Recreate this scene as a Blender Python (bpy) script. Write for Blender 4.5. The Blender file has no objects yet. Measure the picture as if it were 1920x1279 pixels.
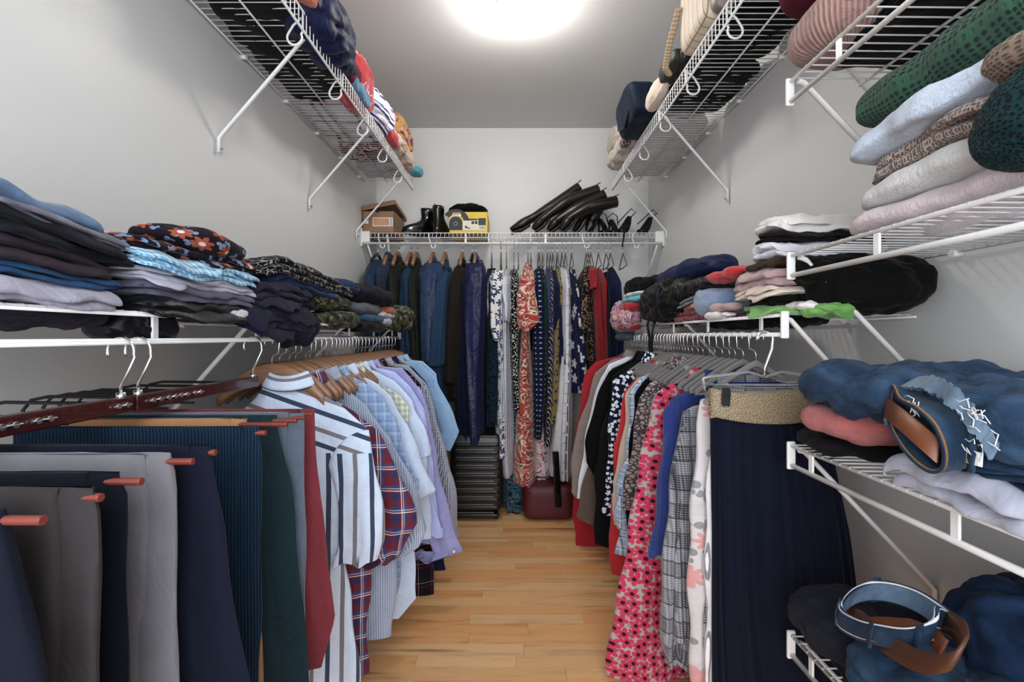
import bpy, math, random
import numpy as np
SC = bpy.context.scene
COL = SC.collection
PI = math.pi

# ------------------------------------------------------------------ camera, world, lights, exposure
cam_d = bpy.data.cameras.new('camera')
cam_d.sensor_width = 36.0
cam_d.lens = 891.0 / 1920.0 * 36.0
cam_d.shift_x = -0.0005
cam_d.shift_y = -0.00495
cam_d.clip_start = 0.02
cam = bpy.data.objects.new('camera', cam_d)
cam.location = (0, 0, 1.04)
cam.rotation_euler = (PI / 2, 0, 0)
COL.objects.link(cam)
SC.camera = cam

world = bpy.data.worlds.new('world')
SC.world = world
world.use_nodes = True
world.node_tree.nodes['Background'].inputs[0].default_value = (0.92, 0.95, 1.0, 1)
world.node_tree.nodes['Background'].inputs[1].default_value = 0.62

def area_light(name, loc, rot, sx, sy, power, col):
    l = bpy.data.lights.new(name, 'AREA')
    l.shape = 'RECTANGLE'
    l.size = sx; l.size_y = sy; l.energy = power; l.color = col
    o = bpy.data.objects.new(name, l)
    o.location = loc; o.rotation_euler = rot
    COL.objects.link(o)
    return o
# daylight entering through the open doorway behind the camera
area_light('doorway_daylight', (0.0, -0.95, 1.35), (PI / 2, 0, 0), 1.5, 2.0, 30.0, (0.93, 0.965, 1.0))

SC.view_settings.view_transform = 'Standard'
SC.view_settings.look = 'None'
SC.view_settings.gamma = 1.0
SC.view_settings.use_curve_mapping = False
SC.view_settings.exposure = 0.74
LAMP_POWER = 43.0

# ------------------------------------------------------------------ helpers
F = 891.0; CX = 961.0; CY = 630.0; EYE = 1.04
HW = 0.915          # half the closet's width
def PX(px, Y): return (px - CX) * Y / F
def PZ(py, Y): return EYE - (py - CY) * Y / F
def YX(px, xf): return abs(xf) * F / abs(px - CX)      # distance at which a plane |X|=xf meets a picture column

def new_ob(name, me, parent=None, mat=None):
    o = bpy.data.objects.new(name, me)
    COL.objects.link(o)
    if parent is not None: o.parent = parent
    return o
def tag(o, label, cat, group=None, kind=None):
    if label: o['label'] = label
    if cat: o['category'] = cat
    if group: o['group'] = group
    if kind: o['kind'] = kind
    return o
def thing(name, label, cat, loc, group=None):
    o = bpy.data.objects.new(name, None)
    o.empty_display_size = 0.05
    COL.objects.link(o)
    o.location = loc
    return tag(o, label, cat, group)

class MB:
    def __init__(self): self.v = []; self.f = []; self.uv = []; self.n = 0
    def add(self, V, Fc, UV=None):
        V = np.asarray(V, float).reshape(-1, 3)
        if UV is None: UV = V[:, :2]
        self.v.append(V); self.uv.append(np.asarray(UV, float).reshape(-1, 2))
        n = self.n
        self.f.extend([tuple(i + n for i in f) for f in Fc])
        self.n += len(V)
    def grid(self, P, UV=None, close_u=False, caps=False, flip=False):
        """P[n,m,3]: rows n, columns m; close_u joins the last column to the first"""
        n, m = P.shape[:2]
        if close_u:
            P = np.concatenate([P, P[:, :1]], 1)
            if UV is not None and UV.shape[1] == m:
                UV = np.concatenate([UV, UV[:, -1:] + (UV[:, -1:] - UV[:, -2:-1])], 1)
            m += 1
        idx = np.arange(n * m).reshape(n, m)
        a = idx[:-1, :-1].ravel(); b = idx[:-1, 1:].ravel(); c = idx[1:, 1:].ravel(); d = idx[1:, :-1].ravel()
        q = np.stack([a, d, c, b] if flip else [a, b, c, d], 1).tolist()
        if caps:
            q.append(idx[0, :(m - 1 if close_u else m)].tolist()[::-1]); q.append(idx[-1, :(m - 1 if close_u else m)].tolist())
        self.add(P, q, UV)
    def box(self, x0, x1, y0, y1, z0, z1):
        V = [(x0,y0,z0),(x1,y0,z0),(x1,y1,z0),(x0,y1,z0),(x0,y0,z1),(x1,y0,z1),(x1,y1,z1),(x0,y1,z1)]
        self.add(V, [(0,3,2,1),(4,5,6,7),(0,1,5,4),(1,2,6,5),(2,3,7,6),(3,0,4,7)])
    def obox(self, c, ax, ay, az):
        """box from a centre and three half-axis vectors"""
        c, ax, ay, az = (np.array(t, float) for t in (c, ax, ay, az))
        V = [c + i * ax + j * ay + k * az for k in (-1, 1) for (i, j) in ((-1,-1),(1,-1),(1,1),(-1,1))]
        self.add(V, [(0,3,2,1),(4,5,6,7),(0,1,5,4),(1,2,6,5),(2,3,7,6),(3,0,4,7)])
    def tube(self, pts, r, n=8, flat=1.0):
        pts = np.asarray(pts, float)
        k = len(pts)
        T = np.gradient(pts, axis=0); T /= np.linalg.norm(T, axis=1)[:, None] + 1e-12
        up = np.array([0, 0, 1.0]) if abs(T[0][2]) < .9 else np.array([0, 1.0, 0])
        N = np.cross(T[0], up); N /= np.linalg.norm(N)
        rr = np.broadcast_to(np.asarray(r, float), (k,))
        P = np.zeros((k, n, 3))
        for i in range(k):
            N = N - T[i] * np.dot(N, T[i]); N /= np.linalg.norm(N)
            B = np.cross(T[i], N)
            for j in range(n):
                a = 2 * PI * j / n
                P[i, j] = pts[i] + rr[i] * (math.cos(a) * N + flat * math.sin(a) * B)
        UV = np.stack(np.meshgrid(np.linspace(0, 2 * PI * rr.mean(), n), np.linspace(0, 1, k)), -1)
        self.grid(P, UV, close_u=True, caps=True)
    def ribbon(self, pts, wv, t, closed=False, wz=None):
        """strip of width vectors wv (per point) and thickness t swept along pts"""
        pts = np.asarray(pts, float); k = len(pts)
        wv = np.broadcast_to(np.asarray(wv, float), (k, 3))
        if closed:
            T = np.roll(pts, -1, 0) - np.roll(pts, 1, 0)
        else:
            T = np.gradient(pts, axis=0)
        Nn = np.cross(T, wv); Nn /= np.linalg.norm(Nn, axis=1)[:, None] + 1e-12
        L = np.concatenate([[0], np.cumsum(np.linalg.norm(np.diff(pts, axis=0), axis=1))])
        W = np.linalg.norm(wv, axis=1)
        cols = [pts - wv / 2 + Nn * t / 2, pts + wv / 2 + Nn * t / 2, pts + wv / 2 - Nn * t / 2, pts - wv / 2 - Nn * t / 2]
        P = np.stack(cols, 1)
        UV = np.stack([np.stack([L, -W / 2], 1), np.stack([L, W / 2], 1), np.stack([L, W / 2 + t], 1), np.stack([L, -W / 2 - t], 1)], 1)
        if closed:
            P = np.concatenate([P, P[:1]], 0); UV = np.concatenate([UV, UV[-1:] + (UV[-1:] - UV[-2:-1])], 0)
        self.grid(P, UV, close_u=True, caps=not closed)
    def build(self, name, mat, parent=None, smooth=True, loc=None, bevel=0, subsurf=0, auto=None):
        V = np.concatenate(self.v); UV = np.concatenate(self.uv)
        base = np.array(parent.location) if parent is not None else (np.array(loc) if loc is not None else np.array([V[:,0].mean(), V[:,1].mean(), V[:,2].min()]))
        if parent is not None and parent.parent is not None: base = base + np.array(parent.parent.location)
        me = bpy.data.meshes.new(name)
        me.from_pydata((V - base).tolist(), [], self.f)
        uvl = me.uv_layers.new(name='UVMap')
        li = np.zeros(len(me.loops), dtype=np.int32); me.loops.foreach_get('vertex_index', li)
        uvl.data.foreach_set('uv', UV[li].astype(np.float32).ravel())
        me.polygons.foreach_set('use_smooth', [smooth and len(f) < 5 for f in self.f])
        if isinstance(mat, (list, tuple)):
            for m in mat: me.materials.append(m)
        else: me.materials.append(mat)
        me.update()
        o = new_ob(name, me, parent)
        if parent is None: o.location = base
        if bevel:
            md = o.modifiers.new('bevel', 'BEVEL'); md.width = bevel; md.segments = 2; md.limit_method = 'ANGLE'
        return o

def fnoise(p, seed, f=1.0, oct=2):
    """smooth pseudo-noise in about [-1,1]; p[...,k]"""
    rng = np.random.RandomState(seed)
    s = 0; amp = 1.0; tot = 0
    for o in range(oct):
        for k in range(4):
            d = rng.normal(size=p.shape[-1]); d /= np.linalg.norm(d)
            e = rng.normal(size=p.shape[-1]); e /= np.linalg.norm(e)
            ff = f * (2.1 ** o) * rng.uniform(.7, 1.3)
            s = s + amp * np.sin(ff * (p @ d) + 1.3 * np.sin(ff * .7 * (p @ e) + rng.uniform(0, 6)) + rng.uniform(0, 6))
        tot += amp * 2.0; amp *= .5
    return s / tot
def crease(p, seed, f=1.0, k=4):
    rng = np.random.RandomState(seed)
    s = 0
    for i in range(k):
        d = rng.normal(size=p.shape[-1]); d /= np.linalg.norm(d)
        e = rng.normal(size=p.shape[-1]); e /= np.linalg.norm(e)
        ff = f * rng.uniform(.6, 1.5)
        s = s + (1 - np.abs(np.sin(ff * (p @ d) + 1.1 * np.sin(ff * .6 * (p @ e) + rng.uniform(0, 6)) + rng.uniform(0, 6)))) ** 1.6
    return s / k - .38

# ------------------------------------------------------------------ materials
def lin(c):
    c = c / 255.0
    return c / 12.92 if c <= .04045 else ((c + .055) / 1.055) ** 2.4
def C(h, k=.86, ds=.10):
    h = h.lstrip('#')
    c = [lin(int(h[i:i+2], 16)) for i in (0, 2, 4)]
    if k == .86: k = .80 + .50 * min(1, max(0, (sum(c) / 3 - .12) / .45))
    c = [q * k for q in c]; m = .25 * c[0] + .6 * c[1] + .15 * c[2]
    return tuple(min(.9, q + (m - q) * ds) for q in c) + (1.0,)
class NT:
    def __init__(self, name):
        self.m = bpy.data.materials.new(name); self.m.use_nodes = True
        self.t = self.m.node_tree; self.b = self.t.nodes['Principled BSDF']
        self._uv = None
    def n(self, ty, **kw):
        nd = self.t.nodes.new(ty)
        for k, v in kw.items(): setattr(nd, k, v)
        return nd
    def put(self, sock, v):
        if isinstance(v, bpy.types.NodeSocket): self.t.links.new(v, sock)
        elif v is not None: sock.default_value = v
    def uv(self):
        if self._uv is None: self._uv = self.n('ShaderNodeUVMap').outputs[0]
        return self._uv
    def obj(self): return self.n('ShaderNodeTexCoord').outputs['Object']
    def mth(self, op, a, b=None, c=None):
        nd = self.n('ShaderNodeMath', operation=op)
        self.put(nd.inputs[0], a); self.put(nd.inputs[1], b); self.put(nd.inputs[2], c)
        return nd.outputs[0]
    def vm(self, op, a, b=None):
        nd = self.n('ShaderNodeVectorMath', operation=op)
        self.put(nd.inputs[0], a)
        if b is not None: self.put(nd.inputs[1], b)
        return nd.outputs[0]
    def sep(self, v):
        nd = self.n('ShaderNodeSeparateXYZ'); self.put(nd.inputs[0], v); return nd.outputs
    def noise(self, v, scale, detail=3, rough=.5, dist=0):
        nd = self.n('ShaderNodeTexNoise'); self.put(nd.inputs['Vector'], v)
        nd.inputs['Scale'].default_value = scale; nd.inputs['Detail'].default_value = detail; nd.inputs['Roughness'].default_value = rough; nd.inputs['Distortion'].default_value = dist
        return nd.outputs
    def vor(self, v, scale, feature='F1', rand=1.0):
        nd = self.n('ShaderNodeTexVoronoi', feature=feature); self.put(nd.inputs['Vector'], v)
        nd.inputs['Scale'].default_value = scale; nd.inputs['Randomness'].default_value = rand
        return nd.outputs
    def mix(self, f, a, b, mode='MIX'):
        nd = self.n('ShaderNodeMix', data_type='RGBA', blend_type=mode)
        self.put(nd.inputs[0], f); self.put(nd.inputs[6], a); self.put(nd.inputs[7], b)
        return nd.outputs[2]
    def ramp(self, f, stops, const=False):
        nd = self.n('ShaderNodeValToRGB'); cr = nd.color_ramp
        if const: cr.interpolation = 'CONSTANT'
        for i, (p, c) in enumerate(stops):
            e = cr.elements[i] if i < 2 else cr.elements.new(p)
            e.position = p; e.color = c
        self.put(nd.inputs[0], f)
        return nd.outputs[0]
    def bump(self, hgt, strength=.3, dist=.002, normal=None):
        nd = self.n('ShaderNodeBump'); nd.inputs['Strength'].default_value = strength; nd.inputs['Distance'].default_value = dist
        self.put(nd.inputs['Height'], hgt)
        if normal is not None: self.put(nd.inputs['Normal'], normal)
        return nd.outputs[0]
    def fin(self, col=None, rough=None, normal=None, metal=None, sheen=None, spec=None, trans=None):
        if col is not None: self.put(self.b.inputs['Base Color'], col)
        if rough is not None: self.put(self.b.inputs['Roughness'], rough)
        if normal is not None: self.put(self.b.inputs['Normal'], normal)
        if metal is not None: self.put(self.b.inputs['Metallic'], metal)
        if sheen is not None:
            self.put(self.b.inputs['Sheen Weight'], sheen); self.b.inputs['Sheen Roughness'].default_value = .45
        if spec is not None: self.put(self.b.inputs['Specular IOR Level'], spec)
        if trans is not None: self.put(self.b.inputs['Transmission Weight'], trans)
        return self.m

def flower(T, scale, petals, r, rand=.75, depth=.5):
    """1 inside petalled blobs scattered by voronoi cells; also returns the raw distance"""
    uvw = T.vm('MULTIPLY', T.uv(), (scale, scale, 0))
    vo = T.n('ShaderNodeTexVoronoi', feature='F1', voronoi_dimensions='2D'); T.put(vo.inputs['Vector'], uvw); vo.inputs['Scale'].default_value = 1; vo.inputs['Randomness'].default_value = rand
    loc = T.vm('SUBTRACT', uvw, vo.outputs['Position'])
    s = T.sep(loc)
    ang = T.mth('ARCTAN2', s[1], s[0])
    rot = T.mth('MULTIPLY', T.sep(vo.outputs['Color'])[0], 6.28)
    ca = T.mth('ABSOLUTE', T.mth('COSINE', T.mth('ADD', T.mth('MULTIPLY', ang, petals / 2.0), rot)))
    thr = T.mth('MULTIPLY_ADD', ca, r * depth, r * (1 - depth))
    return T.mth('LESS_THAN', vo.outputs['Distance'], thr), vo.outputs['Distance'], vo.outputs['Color']

MATS = {}
def cloth(name, base, pat=None, rough=.85, sheen=.25, crease_b=.5, crease_s=9, spec=.25, weave=900, wb=.25, **k):
    """woven cloth; base colour plus a printed or woven pattern in UV metres"""
    if name in MATS: return MATS[name]
    T = NT(name)
    uv = T.uv(); s = T.sep(uv); u, v = s[0], s[1]
    base = C(base) if isinstance(base, str) else base
    col = base
    bumps = []
    def st(co, period, stops):
        return T.ramp(T.mth('FRACT', T.mth('DIVIDE', co, period)), stops, True)
    if pat == 'stripes':
        co = {'u': u, 'v': v}[k.get('dir', 'u')]
        if 'yoke' in k:
            g = T.mth('GREATER_THAN', v, k['yoke'])
            co = T.mth('ADD', T.mth('MULTIPLY', u, T.mth('SUBTRACT', 1.0, g)), T.mth('MULTIPLY', T.mth('ADD', v, T.mth('MULTIPLY', u, .35)), g))
        if k.get('diag'): co = T.mth('ADD', u, T.mth('MULTIPLY', v, k['diag']))
        col = st(co, k['period'], k['stops'])
    elif pat == 'plaid':
        a = st(u, k['period'], k['stops']); b = st(v, k['period'], k['stops'])
        col = T.mix(.5, a, b)
        if 'lines' in k:
            for co in (u, v):
                l = T.mth('LESS_THAN', T.mth('FRACT', T.mth('DIVIDE', T.mth('ADD', co, k['period'] * .3), k['period'])), k.get('lw', .04))
                col = T.mix(T.mth('MULTIPLY', l, .8), col, k['lines'])
    elif pat == 'flower':
        m, d, cc = flower(T, k['scale'], k['petals'], k['r'], k.get('rand', .75), k.get('depth', .5))
        if 'under' in k:
            m2, d2, c2 = flower(T, k['scale'] * 1.7, 3, .30, 1.0, .7)
            col = T.mix(m2, base, k['under'])
        col = T.mix(m, col, k['col'])
        if 'eye' in k: col = T.mix(T.mth('LESS_THAN', d, k['r'] * .28), col, k['eye'])
    elif pat == 'dots':
        uvw = T.vm('MULTIPLY', uv, (k['scale'], k['scale'], 0))
        vo = T.n('ShaderNodeTexVoronoi', voronoi_dimensions='2D'); T.put(vo.inputs['Vector'], uvw); vo.inputs['Scale'].default_value = 1; vo.inputs['Randomness'].default_value = k.get('rand', 0)
        col = T.mix(T.mth('LESS_THAN', vo.outputs['Distance'], k['r']), base, k['col'])
    elif pat == 'leaf':
        nz = T.noise(uv, k['scale'], 2, .5, k.get('dist', 2.0))
        col = T.ramp(nz[0], k['stops'], True)
    elif pat == 'multi':
        vo = T.vor(T.vm('ADD', uv, T.vm('SCALE', T.noise(uv, k['scale'] * .7, 1)[1])), k['scale'])
        w = T.noise(uv, k['scale'] * .8, 2, .6, 3.0)
        col = T.ramp(T.mth('FRACT', T.mth('MULTIPLY', w[0], 3.0)), k['stops'], True)
    elif pat == 'grid':
        g = T.mth('MAXIMUM', T.mth('LESS_THAN', T.mth('FRACT', T.mth('DIVIDE', u, k['pu'])), k.get('w', .06)), T.mth('LESS_THAN', T.mth('FRACT', T.mth('DIVIDE', v, k['pv'])), k.get('w', .06)))
        g = T.mth('MULTIPLY', g, T.mth('GREATER_THAN', T.noise(uv, 30, 1)[0], k.get('gap', 0)))
        col = T.mix(g, base, k['col'])
    elif pat == 'cells':
        vo = T.vor(uv, k['scale'], 'DISTANCE_TO_EDGE', k.get('rand', 1))
        col = T.mix(T.mth('LESS_THAN', vo[0], k.get('w', .05)), base, k['col'])
    elif pat == 'glen':
        f1 = T.mth('FRACT', T.mth('DIVIDE', u, .006)); f2 = T.mth('FRACT', T.mth('DIVIDE', v, .006))
        fine = T.mth('MULTIPLY', T.mth('ADD', T.mth('LESS_THAN', f1, .5), T.mth('LESS_THAN', f2, .5)), .5)
        big = T.mth('MULTIPLY', T.mth('ADD', T.mth('LESS_THAN', T.mth('FRACT', T.mth('DIVIDE', u, .075)), .5), T.mth('LESS_THAN', T.mth('FRACT', T.mth('DIVIDE', v, .075)), .5)), .5)
        val = T.mth('ADD', T.mth('MULTIPLY', fine, .6), T.mth('MULTIPLY', big, .4))
        col = T.ramp(val, [(0, k['col']), (1, base)])
        ln = T.mth('MAXIMUM', T.mth('LESS_THAN', T.mth('FRACT', T.mth('DIVIDE', u, .0375)), .10), T.mth('LESS_THAN', T.mth('FRACT', T.mth('DIVIDE', v, .0375)), .10))
        col = T.mix(T.mth('MULTIPLY', ln, .7), col, k['col'])
    elif pat == 'tweed':
        nz = T.noise(uv, k.get('scale', 600), 2)
        col = T.ramp(nz[0], [(.38, base), (.62, k['col'])])
    elif pat == 'denim':
        w = T.noise(uv, 14, 3, .6)[0]
        f = T.noise(T.vm('MULTIPLY', uv, (1, .25, 1)), 700, 2)[0]
        col = T.mix(T.ramp(w, [(.42, (0,0,0,1)), (.68, (1,1,1,1))]), base, k['col'])
        col = T.mix(T.mth('MULTIPLY', f, .5), col, k['col'])
    elif pat == 'knit':
        sc = k['scale']
        q = T.vm('MULTIPLY', uv, (sc, sc * .8, 0))
        vo = T.n('ShaderNodeTexVoronoi', voronoi_dimensions='2D'); T.put(vo.inputs['Vector'], q); vo.inputs['Scale'].default_value = 1; vo.inputs['Randomness'].default_value = k.get('rand', .25)
        d = vo.outputs['Distance']
        hole = T.ramp(d, [(.12, (0,0,0,1)), (.42, (1,1,1,1))])
        col = T.mix(hole, k['col'], base)
        bumps.append((hole, k.get('ks', 1.0), .006))
    elif pat == 'rib':
        f = T.mth('SINE', T.mth('MULTIPLY', u, 6.28 / k['period']))
        col = T.mix(T.mth('MULTIPLY_ADD', f, .5, .5), base, k['col'])
        bumps.append((f, .6, .002))
    elif pat == 'fuzzy':
        nz = T.noise(uv, 160, 4, .7)[0]
        col = T.mix(nz, base, k['col'])
        bumps.append((nz, .9, .006))
    # slow tonal variation and weave
    nz = T.noise(uv, 22, 3)
    var = T.mth('MULTIPLY_ADD', nz[0], .30, .85)
    if not isinstance(col, bpy.types.NodeSocket):
        rgb = T.n('ShaderNodeRGB'); rgb.outputs[0].default_value = col; col = rgb.outputs[0]
    col = T.vm('SCALE', col)
    col.node.inputs['Scale'].default_value = 1; T.put(col.node.inputs['Scale'], var)
    wz = T.noise(uv, weave, 1)[0]
    nrm = T.bump(wz, wb, .0006)
    for h, sg, d in bumps: nrm = T.bump(h, sg, d, nrm)
    cz = T.noise(uv, crease_s, 4, .55, 1.2)[0]
    nrm = T.bump(cz, crease_b, .02, nrm)
    lum = sum(base[:3]) / 3
    if lum < .05: sheen *= .15; spec *= .5
    elif lum < .12: sheen *= .5
    MATS[name] = T.fin(col, rough, nrm, 0, sheen, spec)
    return MATS[name]

def plain(name, col, rough=.5, metal=0, spec=.5, bump=None, coat=0):
    if name in MATS: return MATS[name]
    T = NT(name)
    nz = T.noise(T.obj(), 30, 3)[0]
    c = T.mix(T.mth('MULTIPLY', nz, .20), C(col) if isinstance(col, str) else col, (0, 0, 0, 1)) if metal == 0 else C(col)
    nrm = T.bump(T.noise(T.obj(), bump[0], 3)[0], bump[1], bump[2]) if bump else None
    MATS[name] = T.fin(c, rough, nrm, metal, None, spec)
    if coat: T.b.inputs['Coat Weight'].default_value = coat
    return MATS[name]

def wallmat(name, col, rough, bs=.12):
    T = NT(name)
    g = T.n('ShaderNodeNewGeometry').outputs['Position']
    a = T.noise(g, 180, 3, .6)[0]; b = T.noise(g, 2.0, 2)[0]
    c = T.mix(T.mth('MULTIPLY', b, .12), C(col, 1, 0), (.3, .3, .3, 1))
    return T.fin(c, rough, T.bump(a, bs, .002), 0, None, .35)
M_WALL = wallmat('painted_wall', '#d9d9d8', .42)
M_CEIL = wallmat('painted_ceiling', '#d2d2d1', .7)
M_TRIM = plain('white_trim', '#f2f2f0', .4)
M_WIRE = plain('white_vinyl_wire', '#f8f8f8', .32, spec=.5)
M_CHROME = plain('brushed_chrome', '#c9c9cb', .22, 1)
M_BLACKPL = plain('black_plastic', '#0c0c0e', .3)
M_CLEAR = NT('clear_plastic').fin((.95, .97, 1, 1), .06, None, 0, None, .5, .9)
M_VELVET = plain('grey_velvet_flocking', '#85817f', .9, spec=.1)
M_CARD = plain('brown_cardboard', '#a07a58', .8, bump=(200, .1, .001))

def plankmat():
    T = NT('maple_plank')
    oi = T.n('ShaderNodeObjectInfo').outputs['Random']
    g = T.n('ShaderNodeNewGeometry').outputs['Position']
    q = T.vm('ADD', T.vm('MULTIPLY', g, (2.2, 26, 1)), T.n('ShaderNodeCombineXYZ').outputs[0])
    cmb = q.node.inputs[1].links[0].from_node
    T.put(cmb.inputs[0], T.mth('MULTIPLY', oi, 37.0)); T.put(cmb.inputs[2], T.mth('MULTIPLY', oi, 91.0))
    n1 = T.noise(q, 1.4, 4, .6, .6)[0]
    base = T.ramp(oi, [(0, C('#dc9e66', 1.2, 0)), (.35, C('#e4ac76', 1.2, 0)), (.7, C('#e9b888', 1.2, 0)), (1, C('#d08c54', 1.15, 0))])
    c = T.mix(T.ramp(n1, [(.52, (0,0,0,1)), (.85, (.7,.7,.7,1))]), base, C('#9a6236'))
    n2 = T.noise(T.vm('ADD', T.vm('MULTIPLY', g, (1.2, 14, 1)), cmb.outputs[0]), .9, 2)[0]
    c = T.mix(T.ramp(n2, [(.66, (0,0,0,1)), (.74, (.75,.75,.75,1))]), c, C('#7a4722'))
    fine = T.noise(T.vm('MULTIPLY', g, (12, 220, 1)), 2, 3)[0]
    c = T.mix(T.mth('MULTIPLY', fine, .22), c, C('#8a5a34'))
    return T.fin(c, .36, T.bump(fine, .08, .001), 0, None, .4)
M_PLANK = plankmat()
M_SUB = plain('floor_seams', '#3d2817', .8)
# ------------------------------------------------------------------ room shell
def boxobj(name, x0, x1, y0, y1, z0, z1, mat, kind='structure', parent=None, bevel=0):
    b = MB(); b.box(x0, x1, y0, y1, z0, z1)
    o = b.build(name, mat, parent, smooth=False, bevel=bevel)
    if kind and parent is None: o['kind'] = kind
    return o
YB = 3.20; YN = -0.60; CH = 2.44
boxobj('wall_left', -HW - .1, -HW, YN, YB + .1, -.02, CH, M_WALL)
boxobj('wall_right', HW, HW + .1, YN, YB + .1, -.02, CH, M_WALL)
boxobj('wall_back', -HW, HW, YB, YB + .1, -.02, CH, M_WALL)
boxobj('ceiling', -HW - .1, HW + .1, YN, YB + .1, CH, CH + .1, M_CEIL)
b = MB(); b.box(-HW, HW, YN, YB, -.06, -.0125)
floor = b.build('floor', M_SUB, None, False, loc=(0, 0, 0)); floor['kind'] = 'structure'
rng = random.Random(4)
pw = .057; row = 0; y = YB
while y > .15:
    x = -HW - rng.uniform(0, .5)
    while x < HW:
        L = rng.choice([.32, .42, .55, .7, .85])
        a, c = max(x, -HW + .002), min(x + L, HW - .002)
        if c - a > .03:
            b = MB(); b.box(a + .0004, c - .0004, y - pw + .0005, y - .0003, -.0125, rng.uniform(-.0004, .0002))
            b.build('plank', M_PLANK, floor, False)
        x += L
    y -= pw
boxobj('baseboard_left', -HW, -HW + .013, YN, YB, 0, .09, M_TRIM, bevel=.003)
boxobj('baseboard_right', HW - .013, HW, YN, YB, 0, .09, M_TRIM, bevel=.003)
boxobj('baseboard_back', -HW + .013, HW - .013, YB - .013, YB, 0, .09, M_TRIM, bevel=.003)

# ------------------------------------------------------------------ ceiling light
FIT = 1.12
lt = thing('ceiling_light', 'glowing round white glass globe lamp fixed to the grey ceiling', 'lamp', (.012, 1.97, CH))
b = MB()
prof = [(.0, 0), (.085, 0), (.088, -.007), (.066, -.012), (.064, -.018)] + [(.090 * math.sin(a) + .0015, -.072 + .079 * math.cos(a)) for a in np.linspace(.86, FIT, 6)] + [(.086 * math.sin(FIT), -.074 + .076 * math.cos(FIT))]  # ends in an added opaque collar over the globe, shaped to cut ceiling glow
P = np.array([[(.012 + r * math.cos(t), 1.97 + r * math.sin(t), CH + z) for t in np.linspace(0, 2*PI, 49)[:-1]] for r, z in prof])
b.grid(P, None, close_u=True); b.build('plate_and_glow_collar', M_TRIM, lt)
b = MB()
prof = [(.090 * math.sin(a), -.072 + .078 * math.cos(a)) for a in np.linspace(FIT - .05, PI, 18)]
P = np.array([[(.012 + r * math.cos(t), 1.97 + r * math.sin(t), CH + z) for t in np.linspace(0, 2*PI, 49)[:-1]] for r, z in prof])
b.grid(P, None, close_u=True)
T = NT('lit_opal_glass'); T.fin((1, .97, .92, 1), .4)
T.b.inputs['Emission Color'].default_value = (1.0, .96, .90, 1); T.b.inputs['Emission Strength'].default_value = LAMP_POWER
b.build('glass_globe', T.m, lt)

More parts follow.
